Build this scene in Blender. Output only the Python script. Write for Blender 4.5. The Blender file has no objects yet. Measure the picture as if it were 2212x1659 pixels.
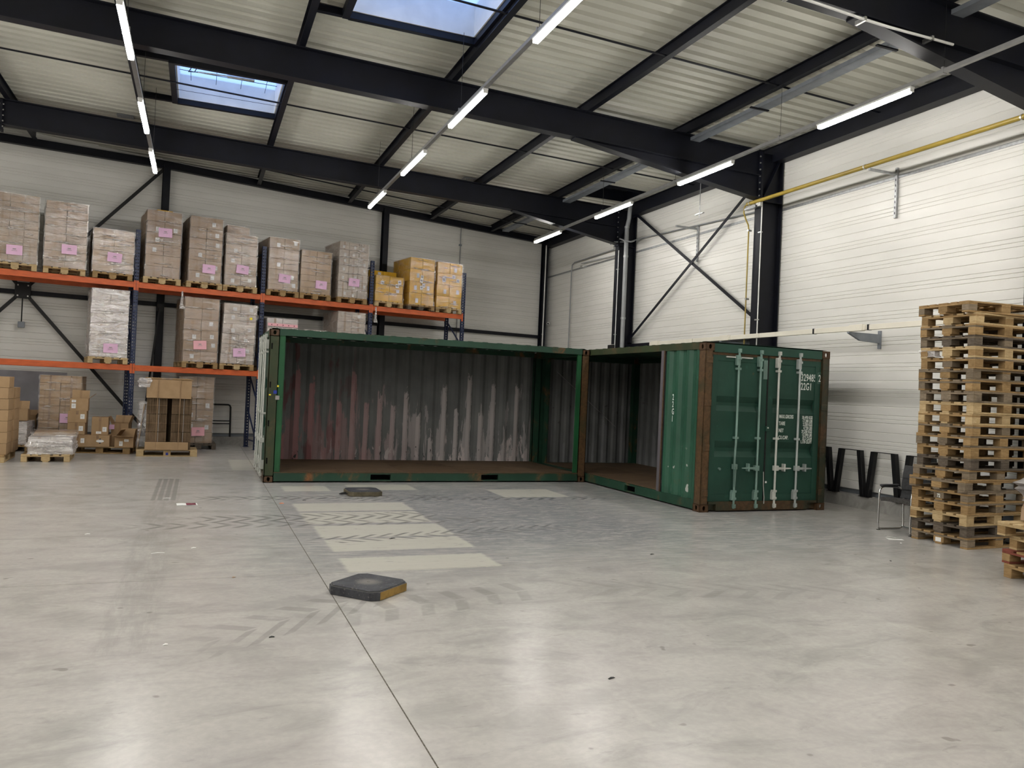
import bpy, bmesh, math, random
from mathutils import Vector, Matrix
random.seed(7)
SC = bpy.context.scene
C = SC.collection
# ------------------------------------------------------------------ camera
cam_d = bpy.data.cameras.new('camera'); cam = bpy.data.objects.new('camera', cam_d); C.objects.link(cam)
cam_d.sensor_fit = 'HORIZONTAL'; cam_d.sensor_width = 36.0; cam_d.lens = 1702.29 / 2212 * 36.0
cam_d.clip_start = 0.05; cam_d.clip_end = 200
def cam_matrix(loc, yaw, pitch, roll):
    f = Vector((math.sin(yaw) * math.cos(pitch), math.cos(yaw) * math.cos(pitch), math.sin(pitch)))
    r = Vector((math.cos(yaw), -math.sin(yaw), 0)); d = f.cross(r)
    cr, sr = math.cos(roll), math.sin(roll)
    r2 = cr * r + sr * d; d2 = -sr * r + cr * d
    m = Matrix.Identity(4)
    for i in range(3):
        m[i][0] = r2[i]; m[i][1] = -d2[i]; m[i][2] = -f[i]; m[i][3] = loc[i]
    return m
cam.matrix_world = cam_matrix((-1.079, -13.815, 1.706), math.radians(21.679), math.radians(0.572), math.radians(-2.513))
SC.camera = cam
# ------------------------------------------------------------------ world, exposure
W = bpy.data.worlds.new('dusk_sky'); SC.world = W; W.use_nodes = True
bg = W.node_tree.nodes['Background']; bg.inputs[0].default_value = (0.36, 0.52, 0.92, 1); bg.inputs[1].default_value = 2.1
SC.view_settings.view_transform = 'Standard'; SC.view_settings.look = 'None'; SC.view_settings.gamma = 1
SC.view_settings.use_curve_mapping = False
SC.view_settings.exposure = 0.0
SC.cycles.max_bounces = 8; SC.cycles.diffuse_bounces = 5; SC.cycles.glossy_bounces = 3
SC.cycles.transparent_max_bounces = 16; SC.cycles.caustics_reflective = False; SC.cycles.caustics_refractive = False
SC.cycles.sample_clamp_indirect = 6.0
LED_STRENGTH = 104.0
LED_COLOR = (1.0, 0.968, 0.915)
PI = math.pi
# ------------------------------------------------------------------ node helper
class NT:
    def __init__(s, name):
        s.m = bpy.data.materials.new(name); s.m.use_nodes = True
        s.t = s.m.node_tree; s.n = s.t.nodes; s.l = s.t.links
        s.bsdf = s.n['Principled BSDF']; s.out = s.n['Material Output']
        s._c = None
    def put(s, sock, v):
        if isinstance(v, bpy.types.NodeSocket): s.l.new(v, sock)
        elif isinstance(v, (tuple, list)) and len(v) == 3 and sock.type == 'RGBA': sock.default_value = (*v, 1)
        else: sock.default_value = v
    def co(s, kind='Object'):
        if s._c is None: s._c = s.n.new('ShaderNodeTexCoord')
        return s._c.outputs[kind]
    def mapv(s, vec, scale=(1, 1, 1), loc=(0, 0, 0), rot=(0, 0, 0)):
        n = s.n.new('ShaderNodeMapping'); s.l.new(vec, n.inputs[0])
        n.inputs['Location'].default_value = loc; n.inputs['Rotation'].default_value = rot; n.inputs['Scale'].default_value = scale
        return n.outputs[0]
    def noise(s, vec=None, scale=5, detail=4, rough=.55, dist=0):
        n = s.n.new('ShaderNodeTexNoise')
        if vec is not None: s.l.new(vec, n.inputs['Vector'])
        n.inputs['Scale'].default_value = scale; n.inputs['Detail'].default_value = detail
        n.inputs['Roughness'].default_value = rough; n.inputs['Distortion'].default_value = dist
        return n.outputs['Fac']
    def math(s, op, a, b=0.0, c=None):
        n = s.n.new('ShaderNodeMath'); n.operation = op
        s.put(n.inputs[0], a); s.put(n.inputs[1], b)
        if c is not None: s.put(n.inputs[2], c)
        return n.outputs[0]
    def ramp(s, f, a, b, lo=0.0, hi=1.0):
        n = s.n.new('ShaderNodeMapRange'); n.interpolation_type = 'SMOOTHSTEP'
        s.put(n.inputs[0], f); n.inputs[1].default_value = a; n.inputs[2].default_value = b
        n.inputs[3].default_value = 0; n.inputs[4].default_value = 1
        if lo == 0 and hi == 1: return n.outputs[0]
        return s.math('MULTIPLY_ADD', s.math('MAXIMUM', s.math('MINIMUM', n.outputs[0], 1.0), 0.0), hi - lo, lo)
    def mix(s, f, a, b):
        n = s.n.new('ShaderNodeMix'); n.data_type = 'RGBA'
        s.put(n.inputs[0], f); s.put(n.inputs[6], a); s.put(n.inputs[7], b)
        return n.outputs[2]
    def sep(s, vec):
        n = s.n.new('ShaderNodeSeparateXYZ'); s.l.new(vec, n.inputs[0]); return n.outputs
    def rnd(s):
        n = s.n.new('ShaderNodeObjectInfo'); return n.outputs['Random']
    def bump(s, h, strength=.3, dist=.01):
        n = s.n.new('ShaderNodeBump'); n.inputs['Strength'].default_value = strength; n.inputs['Distance'].default_value = dist
        s.l.new(h, n.inputs['Height']); s.l.new(n.outputs[0], s.bsdf.inputs['Normal']); return n.outputs[0]
    def set(s, color=None, rough=None, metal=None, spec=None):
        if color is not None: s.put(s.bsdf.inputs['Base Color'], color)
        if rough is not None: s.put(s.bsdf.inputs['Roughness'], rough)
        if metal is not None: s.put(s.bsdf.inputs['Metallic'], metal)
        if spec is not None: s.put(s.bsdf.inputs['Specular IOR Level'], spec)
        return s.m
def sc3(c, k): return tuple(min(1, x * k) for x in c)
M = {}
def plain(name, col, rough=.5, metal=0, spec=.5, var=.12, nscale=6, stretch=(1, 1, 1), bump=0):
    n = NT(name); f = n.noise(n.mapv(n.co(), stretch), nscale, 4)
    c = n.mix(n.ramp(f, .3, .7), sc3(col, 1 - var), sc3(col, 1 + var))
    if bump: n.bump(f, bump, .004)
    M[name] = n.set(c, rough, metal, spec); return M[name]
plain('steel_navy', (.0036, .0044, .0092), .5, 0, .3, .25, 3)
plain('steel_black', (.0045, .0045, .0055), .5, 0, .4, .2, 5)
plain('galvanised', (.36, .37, .38), .42, .7, .5, .15, 14)
plain('grey_rail', (.30, .30, .30), .45, .3, .5, .08, 8)
plain('grey_pipe', (.26, .27, .28), .4, 0, .5, .08, 5)
plain('zinc', (.55, .55, .53), .35, .8, .5, .15, 20)
plain('yellow_pipe', (.30, .215, .035), .35, 0, .5, .12, 4)
plain('cream_trunk', (.76, .72, .62), .5, 0, .4, .04, 3)
plain('bracket_grey', (.22, .24, .27), .5, .2, .5, .1, 6)
plain('white_plastic', (.75, .75, .73), .4, 0, .5, .03, 6)
plain('dark_gap', (.006, .006, .006), .9, 0, .1, .1)
plain('joint_filler', (.12, .11, .09), .9, 0, .1, .5, 40)
plain('rack_blue', (.014, .024, .070), .45, 0, .5, .15, 10)
plain('rack_orange', (.56, .105, .022), .45, 0, .5, .14, 5, (1, 1, 4))
plain('chrome', (.62, .62, .62), .18, 1, .5, .03)
plain('black_leather', (.03, .031, .034), .55, 0, .4, .2, 30)
plain('grey_fabric', (.062, .059, .056), .9, 0, .2, .25, 60)
plain('paper_pink', (.78, .50, .70), .7, 0, .3, .04, 3)
plain('paper_rose', (.85, .45, .50), .7, 0, .3, .04, 3)
plain('paper_white', (.80, .80, .78), .7, 0, .3, .05, 8)
plain('print_maroon', (.16, .03, .05), .7, 0, .3, .2, 20)
plain('print_black', (.03, .03, .03), .7, 0, .3, .2, 20)
plain('sticker_blue', (.01, .03, .30), .5)
plain('sticker_yellow', (.75, .62, .03), .5)
plain('tape_brown', (.25, .155, .085), .4, 0, .5, .15, 12)
plain('strap_white', (.45, .43, .40), .5)
plain('lettering_white', (.72, .76, .72), .6, 0, .3, .12, 25)
plain('rod_white', (.56, .57, .53), .5, .1, .5, .14, 9, (1, 1, .3))
plain('rod_silver', (.44, .48, .47), .45, .3, .5, .18, 9, (1, 1, .3))
plain('rod_green', (.20, .31, .27), .5, .2, .5, .28, 4, (1, 1, .5))
plain('rubber_black', (.012, .012, .012), .7, 0, .3, .2, 20)
plain('frame_mauve', (.115, .105, .115), .6, .1, .4, .15, 6, (1, 1, .2))
plain('dull_wrap', (.30, .28, .27), .35, 0, .5, .2, 5)
plain('pvc_strap', (.30, .19, .10), .5)
def emission(name, col, s):
    n = NT(name); e = n.n.new('ShaderNodeEmission'); e.inputs[0].default_value = (*col, 1); e.inputs[1].default_value = s
    n.l.new(e.outputs[0], n.out.inputs[0]); M[name] = n.m
emission('led_diffuser', LED_COLOR, LED_STRENGTH)

def m_concrete():
    n = NT('concrete_floor'); o = n.co(); xyz = n.sep(o); x, y = xyz[0], xyz[1]
    big = n.noise(o, .45, 5, .55, .4); mid = n.noise(n.mapv(o, (1.0, 1.6, 1)), 1.6, 6, .62, .6); fine = n.noise(o, 22, 5, .6)
    c = n.mix(n.ramp(big, .30, .70), (.43, .413, .39), (.495, .478, .452))
    c = n.mix(n.ramp(mid, .36, .72), c, (.54, .52, .49))
    c = n.mix(n.math('MULTIPLY', n.ramp(mid, .50, .30), .5), c, (.325, .318, .302))
    smear = n.noise(n.mapv(o, (.9, 2.0, 1), rot=(0, 0, .35)), 1.3, 7, .72, 1.2)
    c = n.mix(n.math('MULTIPLY', n.ramp(smear, .48, .70), .5), c, (.30, .293, .28))
    smear2 = n.noise(n.mapv(o, (1.6, .8, 1), rot=(0, 0, .5)), 1.7, 5, .6, .6)
    c = n.mix(n.math('MULTIPLY', n.ramp(smear2, .46, .78), .45), c, (.60, .575, .54))
    hue = n.noise(o, .8, 3)
    c = n.mix(n.math('MULTIPLY', n.ramp(hue, .42, .6), .22), c, (.44, .40, .40))
    c = n.mix(n.math('MULTIPLY', n.ramp(fine, .35, .62), .20), c, (.34, .33, .315))
    streaks = n.noise(n.mapv(o, (2.0, 7.0, 1), rot=(0, 0, -.2)), 2.4, 5, .7, .5)
    c = n.mix(n.math('MULTIPLY', n.ramp(streaks, .60, .70), .35), c, (.27, .265, .25))
    def rect(x0, x1, y0, y1, e=.03, jag=.09):
        w = n.math('MULTIPLY', n.math('SUBTRACT', n.noise(n.mapv(o, (2.2, 1, 1)), 5, 5, .7), .5), jag)
        xx = n.math('ADD', x, w); yy = n.math('ADD', y, w)
        a = n.math('MULTIPLY', n.ramp(xx, x0 - e, x0 + e), n.ramp(xx, x1 + e, x1 - e))
        b = n.math('MULTIPLY', n.ramp(yy, y0 - e, y0 + e), n.ramp(yy, y1 + e, y1 - e))
        return n.math('MULTIPLY', a, b)
    # bluish scuffed zone in front of the two containers, rubbed by tyres
    zone = rect(-.4, 7.6, -6.6, .2, 1.1, 1.6)
    streak = n.noise(n.mapv(o, (1.2, 6.5, 1), rot=(0, 0, .25)), 2.2, 6, .7, .8)
    c = n.mix(n.math('MULTIPLY', zone, n.ramp(streak, .36, .60, .0, .72)), c, (.275, .285, .295))
    zone2 = rect(1.6, 4.6, -5.6, -.9, .6, 1.2)
    st2 = n.noise(n.mapv(o, (2.0, 9, 1), rot=(0, 0, -.35)), 2.6, 6, .75, .6)
    c = n.mix(n.math('MULTIPLY', zone2, n.ramp(st2, .44, .54, .0, .75)), c, (.215, .225, .24))
    # clean rectangles left where goods stood
    pts = [(.22, 1.80, -3.10, -2.38), (.22, 1.78, -4.06, -3.20), (.26, 1.80, -4.99, -4.20), (.27, 1.80, -5.70, -5.05), (.27, 1.76, -6.63, -6.02),
           (.24, .95, -1.10, -.45), (3.6, 4.75, -2.0, -1.0), (-.42, .10, 1.9, 4.0), (1.3, 2.4, -1.0, -.3)]
    pm = None
    for r in pts:
        q = rect(*r); pm = q if pm is None else n.math('MAXIMUM', pm, q)
    worn = n.ramp(n.noise(n.mapv(o, (1.5, 5, 1)), 3, 5, .7), .26, .44)
    c = n.mix(n.math('MULTIPLY', n.math('MULTIPLY', pm, worn), .82), c, (.62, .60, .525))
    # chevron tyre tracks
    def track(y0, x0, x1, w, per, k, dirn, col, amt, axis=0, tilt=0.0):
        a, b = (x, y) if axis == 0 else (y, x)
        bb = n.math('ADD', b, n.math('MULTIPLY', a, tilt))
        d = n.math('ABSOLUTE', n.math('SUBTRACT', bb, y0))
        ph = n.math('FRACT', n.math('DIVIDE', n.math('ADD', a, n.math('MULTIPLY', d, k * dirn)), per))
        s1 = n.math('MULTIPLY', n.ramp(ph, .05, .13), n.ramp(ph, .50, .40))
        band = n.math('MULTIPLY', n.ramp(d, w, w - .03), n.ramp(d, .0, .03))
        rng = n.math('MULTIPLY', n.ramp(a, x0 - .3, x0 + .2), n.ramp(a, x1 + .3, x1 - .2))
        br = n.ramp(n.noise(o, 2.3, 4, .6), .33, .50)
        return n.math('MULTIPLY', n.math('MULTIPLY', s1, band), n.math('MULTIPLY', n.math('MULTIPLY', rng, br), amt)), col
    for t in (track(-1.80, -.9, 2.6, .20, .19, 1.1, 1, (.15, .15, .15), .85), track(-1.98, .8, 5.2, .17, .19, 1.1, 1, (.13, .14, .15), .85, 0, .03),
              track(-3.55, -1.1, 1.9, .26, .22, 1.0, 1, (.17, .165, .16), .75, 0, -.03), track(-4.0, -1.6, 2.6, .22, .24, 1.0, 1, (.19, .185, .18), .7),
              track(-5.15, .2, 3.4, .2, .2, 1.2, -1, (.17, .17, .17), .75, 0, -.16), track(-7.65, -.9, .3, .34, .24, .8, 1, (.22, .215, .205), .42, 0, -.75),
              track(-7.95, .0, 1.6, .3, .3, .25, 1, (.22, .22, .205), .36, 0, -.25), track(-6.9, 2.0, 4.6, .3, .3, 1.0, 1, (.26, .255, .24), .26, 0, .3)):
        c = n.mix(t[0], c, t[1])
    # straight ribbed tyre mark and the broad wheel lane by the racks
    lane = rect(-1.62, -1.27, -8.5, .6, .03, .10)
    ribs = n.ramp(n.math('FRACT', n.math('MULTIPLY', x, 11.5)), .25, .40)
    dk = n.math('MULTIPLY', rect(-1.62, -1.28, -1.95, .55, .02, .03), n.math('MULTIPLY', ribs, .55))
    c = n.mix(dk, c, (.22, .22, .22))
    c = n.mix(n.math('MULTIPLY', lane, n.ramp(n.noise(n.mapv(o, (6, .8, 1)), 2, 5, .7), .35, .62, .0, .40)), c, (.31, .295, .285))
    # spots
    sp = n.ramp(n.noise(n.mapv(o, (1, 1, 1)), 5.5, 2, .4), .735, .775)
    c = n.mix(n.math('MULTIPLY', sp, .55), c, (.20, .19, .175))
    rg = .245
    n.bump(n.noise(o, 9, 5, .6), .06, .004)
    M['concrete_floor'] = n.set(c, rg, 0, .55)
m_concrete()
def m_clad(name, a, b, rough):
    n = NT(name); o = n.co(); f = n.noise(n.mapv(o, (.6, .6, 2)), 1.3, 5)
    c = n.mix(n.ramp(f, .3, .7), a, b)
    n.bump(n.noise(n.mapv(o, (.5, .5, 2)), 1.0, 2), .07, .01)
    M[name] = n.set(c, rough, 0, .5)
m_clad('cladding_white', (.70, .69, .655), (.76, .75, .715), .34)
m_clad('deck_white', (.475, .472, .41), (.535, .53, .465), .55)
def m_plinth():
    n = NT('plinth_concrete'); o = n.co(); f = n.noise(o, 3, 6, .65, .5)
    c = n.mix(n.ramp(f, .3, .7), (.25, .245, .23), (.40, .39, .37)); n.bump(n.noise(o, 30, 4), .3, .004)
    M['plinth_concrete'] = n.set(c, .85, 0, .2)
m_plinth()
plain('base_wall_grey', (.30, .295, .32), .7, 0, .3, .16, 1.3)
def m_green(name, base, rust_lo, rust_hi, rustc=(.13, .055, .02), z_rust=None, blotch=.0):
    n = NT(name); o = n.co(); f = n.noise(n.mapv(o, (1, 1, .6)), 2.2, 7, .68, .5); g = n.noise(o, 1.1, 4)
    c = n.mix(n.ramp(g, .3, .7), sc3(base, .82), sc3(base, 1.18))
    c = n.mix(n.math('MULTIPLY', n.ramp(n.noise(o, 9, 5, .7), .60, .72), .35), c, sc3(base, 2.0))
    r = n.ramp(f, rust_lo, rust_hi)
    rc = n.mix(n.ramp(n.noise(o, 14, 5, .7), .3, .7), rustc, sc3(rustc, 2.1))
    c = n.mix(r, c, rc)
    if blotch:
        c = n.mix(n.math('MULTIPLY', n.math('MULTIPLY', n.ramp(n.noise(n.mapv(o, (1.6, 1.6, 1)), 7, 2, .4), .685, .70), n.ramp(n.sep(o)[2], 1.0, .8)), blotch), c, (.45, .46, .42))
    n.bump(n.noise(o, 18, 5), .15, .004)
    M[name] = n.set(c, n.ramp(f, .4, .8, .42, .75), 0, .4)
m_green('green_dark', (.017, .060, .042), .66, .80)
m_green('green_side', (.022, .085, .050), .64, .80, blotch=.9)
m_green('green_rail', (.014, .052, .030), .54, .74)
m_green('green_bright', (.012, .085, .030), .68, .85)
m_green('green_rusty', (.030, .044, .018), .46, .74, (.055, .036, .016))
m_green('rust_post', (.035, .04, .02), .26, .56, (.062, .034, .015))
m_green('rust_casting', (.04, .024, .012), .2, .5, (.05, .026, .012))
m_green('sill_rust', (.03, .038, .022), .38, .60, (.05, .028, .013))
def m_int(name, pink):
    n = NT(name); o = n.co(); xyz = n.sep(o)
    base = n.mix(n.ramp(n.noise(o, 1.5, 5), .3, .7), (.125, .130, .130), (.17, .175, .175))
    v = n.noise(n.mapv(o, (3.6, 3.6, .42)), 1.5, 6, .62, .35)
    low = n.ramp(xyz[2], 2.4, .25, -.13, .07)
    lim = n.ramp(n.math('ADD', v, low), .545, .575)
    if pink:
        q = n.math('DIVIDE', n.math('SUBTRACT', xyz[0], .16), .278); rid = n.math('FLOOR', q); fr = n.math('FRACT', q)
        wn = n.n.new('ShaderNodeTexWhiteNoise'); wn.noise_dimensions = '1D'; n.l.new(rid, wn.inputs['W'])
        wob = n.noise(n.mapv(o, (5, 5, 2.2)), 2.0, 5, .65, .6)
        hh = n.math('ADD', n.math('MULTIPLY', wn.outputs['Value'], 1.6), n.math('ADD', .5, n.math('MULTIPLY', n.math('SUBTRACT', wob, .5), 1.1)))
        ft = n.math('MULTIPLY', n.ramp(n.math('ADD', fr, n.math('MULTIPLY', n.math('SUBTRACT', wob, .5), .35)), .42, .36), n.ramp(n.math('ADD', fr, n.math('MULTIPLY', n.math('SUBTRACT', v, .5), .25)), -.04, .02))
        up = n.ramp(n.math('SUBTRACT', hh, xyz[2]), -.02, .04)
        lim = n.math('MAXIMUM', n.math('MULTIPLY', lim, .55), n.math('MULTIPLY', n.math('MULTIPLY', ft, up), .9))
    if pink:
        hue = n.ramp(n.math('ADD', xyz[0], n.math('MULTIPLY', n.noise(o, 1.2, 3), 1.5)), 1.6, 4.6)
        pc = n.mix(hue, (.34, .165, .17), (.50, .46, .46))
        base = n.mix(lim, base, pc)
        red = n.math('MULTIPLY', n.ramp(n.noise(n.mapv(o, (3, 3, .8)), 1.1, 4), .56, .62), n.ramp(xyz[0], 2.6, .8))
        base = n.mix(n.math('MULTIPLY', red, .6), base, (.15, .03, .03))
        lw = n.ramp(n.math('ADD', n.noise(n.mapv(o, (4, 4, 1.1)), 2.0, 5, .6), n.ramp(xyz[2], 1.3, .2, -.2, .03)), .58, .61)
        base = n.mix(n.math('MULTIPLY', lw, n.ramp(xyz[0], .8, 2.4)), base, (.52, .46, .46))
        bl = n.ramp(n.math('ADD', n.noise(n.mapv(o, (4, 4, 1.6)), 3.1, 3, .6), n.ramp(xyz[2], .9, .35, -.3, .0)), .66, .68)
        base = n.mix(bl, base, (.03, .03, .03))
    else:
        base = n.mix(n.math('MULTIPLY', lim, .35), base, (.25, .25, .27))
        base = n.mix(n.math('MULTIPLY', n.ramp(n.noise(o, 5, 4), .66, .7), .6), base, (.05, .045, .04))
    n.bump(n.noise(o, 12, 4), .15, .004)
    M[name] = n.set(base, .6, 0, .35)
m_int('interior_scraped', True); m_int('interior_grey', False)
def m_ply():
    n = NT('plywood_brown'); o = n.co(); f = n.noise(n.mapv(o, (1.2, 9, 1)), 1.2, 6, .7); g = n.noise(o, 2.5, 6, .7)
    c = n.mix(n.ramp(f, .3, .7), (.085, .052, .028), (.155, .10, .058)); c = n.mix(n.math('MULTIPLY', n.ramp(g, .5, .65), .6), c, (.045, .028, .016))
    c = n.mix(n.math('MULTIPLY', n.rnd(), .35), c, (.20, .14, .09))
    M['plywood_brown'] = n.set(c, .75, 0, .25)
m_ply()
def m_wood(name, a, b, dirt):
    n = NT(name); o = n.co(); r = n.rnd()
    s = n.n.new('ShaderNodeVectorMath'); s.operation = 'ADD'; n.l.new(o, s.inputs[0])
    cb = n.n.new('ShaderNodeCombineXYZ'); n.l.new(n.math('MULTIPLY', r, 37.0), cb.inputs[0]); n.l.new(cb.outputs[0], s.inputs[1])
    v = s.outputs[0]
    f = n.noise(n.mapv(v, (7, 7, 22)), 2.2, 5, .6, .4); g = n.noise(v, 4, 4, .6)
    c = n.mix(n.ramp(f, .3, .7), a, b)
    c = n.mix(n.math('MULTIPLY', r, .45), c, sc3(a, .62))
    c = n.mix(n.math('MULTIPLY', n.ramp(g, .45, .7), dirt), c, sc3(a, .33))
    n.bump(f, .25, .003)
    M[name] = n.set(c, .78, 0, .25)
m_wood('wood_fresh', (.47, .335, .17), (.60, .455, .26), .12)
m_wood('wood_mid', (.31, .195, .085), (.42, .28, .135), .35)
m_wood('wood_grey', (.20, .155, .105), (.29, .23, .165), .55)
m_wood('wood_dark', (.105, .082, .062), (.17, .14, .11), .55)
m_wood('wood_red', (.20, .055, .035), (.27, .085, .06), .4)
def m_carton(name, a, b, label=True, tape=(.27, .17, .09), tapeamt=.8):
    n = NT(name); o = n.co('Generated'); xyz = n.sep(o); r = n.rnd()
    f = n.noise(n.co(), 5, 5); c = n.mix(n.ramp(f, .3, .7), a, b)
    c = n.mix(n.math('MULTIPLY', r, .35), c, sc3(a, .72))
    t = n.math('MULTIPLY', n.ramp(n.math('ABSOLUTE', n.math('SUBTRACT', xyz[0], .5)), .075, .065), n.math('MULTIPLY', n.ramp(r, .35, .36), tapeamt))
    c = n.mix(t, c, tape)
    if label:
        r2 = n.math('FRACT', n.math('MULTIPLY', r, 17.3)); r3 = n.math('FRACT', n.math('MULTIPLY', r, 51.7))
        cx = n.math('ADD', .2, n.math('MULTIPLY', r2, .55)); cz = n.math('ADD', .3, n.math('MULTIPLY', r3, .35))
        d1 = n.math('ABSOLUTE', n.math('SUBTRACT', xyz[0], cx)); d2 = n.math('ABSOLUTE', n.math('SUBTRACT', xyz[2], cz))
        k = n.math('MULTIPLY', n.ramp(d1, .12, .115), n.ramp(d2, .20, .19))
        ft = n.ramp(xyz[1], .012, .008)
        tx = n.ramp(n.noise(n.mapv(n.co(), (1, 1, 3)), 30, 2), .52, .60, 1, .45)
        on_ = n.ramp(r2, .42, .43)
        lc = n.mix(tx, (.25, .25, .26), (.74, .74, .73))
        c = n.mix(n.math('MULTIPLY', n.math('MULTIPLY', k, ft), on_), c, lc)
    M[name] = n.set(c, .72, 0, .3)
m_carton('carton_brown', (.32, .220, .140), (.385, .27, .175))
m_carton('carton_bare', (.32, .220, .140), (.385, .27, .175), False)
m_carton('carton_pale', (.44, .355, .285), (.52, .43, .35))
m_carton('carton_tan', (.40, .26, .13), (.46, .31, .165), True)
m_carton('carton_plain', (.36, .235, .125), (.42, .28, .155), False)
m_carton('carton_yellow', (.66, .36, .018), (.76, .45, .03), True, (.45, .27, .03), .4)
m_carton('carton_white', (.56, .50, .47), (.64, .58, .55), True)
m_carton('carton_edge', (.13, .085, .045), (.20, .135, .08), False, (.1, .06, .03), 0)
plain('cardboard_inner', (.27, .17, .085), .8, 0, .2, .15, 8)
def m_film(name, lo, hi, diff, bd, tint=(.95, .91, .90)):
    n = NT(name); o = n.co()
    f = n.noise(n.mapv(o, (1.2, 1.2, 4.5)), 2.0, 5, .6, 1.2)
    h1 = n.noise(n.mapv(o, (1.2, 1.2, 3.2), rot=(0, .2, 0)), 2.6, 3, .55, .8); h2 = n.noise(n.mapv(o, (1.5, 1.5, 5), rot=(0, -.2, 0)), 6.0, 4, .6, 1.0)
    b = n.n.new('ShaderNodeBump'); b.inputs['Strength'].default_value = 1.0; b.inputs['Distance'].default_value = bd
    n.l.new(n.math('ADD', h1, n.math('MULTIPLY', h2, .30)), b.inputs['Height'])
    gl = n.n.new('ShaderNodeBsdfGlossy'); gl.inputs['Roughness'].default_value = .14; gl.inputs['Color'].default_value = (.98, .95, .94, 1); n.l.new(b.outputs[0], gl.inputs['Normal'])
    df = n.n.new('ShaderNodeBsdfDiffuse'); df.inputs['Color'].default_value = (*tint, 1); n.l.new(b.outputs[0], df.inputs['Normal'])
    m1 = n.n.new('ShaderNodeMixShader'); m1.inputs[0].default_value = diff; n.l.new(gl.outputs[0], m1.inputs[1]); n.l.new(df.outputs[0], m1.inputs[2])
    tr = n.n.new('ShaderNodeBsdfTransparent')
    m2 = n.n.new('ShaderNodeMixShader'); n.l.new(n.ramp(f, .34, .68, lo, hi), m2.inputs[0]); n.l.new(tr.outputs[0], m2.inputs[1]); n.l.new(m1.outputs[0], m2.inputs[2])
    n.l.new(m2.outputs[0], n.out.inputs[0]); M[name] = n.m
m_film('stretch_film', .15, .44, .20, .030); m_film('stretch_film_thin', .08, .28, .20, .026); m_film('stretch_film_heavy', .45, .80, .45, .045)
def m_pane():
    n = NT('skylight_pane'); t = n.n.new('ShaderNodeBsdfTranslucent'); t.inputs[0].default_value = (.82, .88, .95, 1)
    tr = n.n.new('ShaderNodeBsdfTransparent'); tr.inputs[0].default_value = (.9, .95, 1, 1)
    m = n.n.new('ShaderNodeMixShader'); m.inputs[0].default_value = .3; n.l.new(t.outputs[0], m.inputs[1]); n.l.new(tr.outputs[0], m.inputs[2])
    n.l.new(m.outputs[0], n.out.inputs[0]); M['skylight_pane'] = n.m
m_pane()
def m_glint_fold():  # whitish crease material, its pale colour stands in for glints on the film
    n = NT('film_glint_fold'); tr = n.n.new('ShaderNodeBsdfTransparent'); gl = n.n.new('ShaderNodeBsdfGlossy'); gl.inputs['Roughness'].default_value = .3; gl.inputs['Color'].default_value = (1, .98, .97, 1)
    df = n.n.new('ShaderNodeBsdfDiffuse'); df.inputs['Color'].default_value = (.97, .93, .92, 1); a = n.n.new('ShaderNodeMixShader'); a.inputs[0].default_value = .5; n.l.new(gl.outputs[0], a.inputs[1]); n.l.new(df.outputs[0], a.inputs[2])
    b = n.n.new('ShaderNodeMixShader'); n.l.new(n.ramp(n.noise(n.co(), 9, 4, .7), .35, .6, .25, .95), b.inputs[0]); n.l.new(tr.outputs[0], b.inputs[1]); n.l.new(a.outputs[0], b.inputs[2]); n.l.new(b.outputs[0], n.out.inputs[0]); M['film_glint_fold'] = n.m
m_glint_fold()
plain('upstand_white', (.70, .70, .68), .5, 0, .4, .06, 3)
def m_pad():
    n = NT('pad_black'); o = n.co(); xyz = n.sep(o)
    r = n.math('SQRT', n.math('ADD', n.math('POWER', xyz[0], 2), n.math('POWER', xyz[1], 2)))
    f = n.noise(o, 9, 5, .7)
    c = n.mix(n.ramp(f, .3, .7), (.025, .026, .032), (.06, .062, .072))
    d = n.ramp(n.math('ADD', r, n.math('MULTIPLY', f, .12)), .20, .09)
    c = n.mix(n.math('MULTIPLY', d, .7), c, (.22, .205, .185))
    c = n.mix(n.math('MULTIPLY', n.ramp(n.noise(o, 40, 3), .6, .7), .5), c, (.2, .19, .17))
    M['pad_black'] = n.set(c, .6, 0, .35)
m_pad()
plain('pad_yellow', (.25, .155, .04), .6, 0, .3, .25, 12)
plain('pad_olive', (.10, .085, .055), .7, 0, .3, .25, 12)
plain('pad_edge', (.17, .17, .155), .6, 0, .3, .2, 30)

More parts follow.
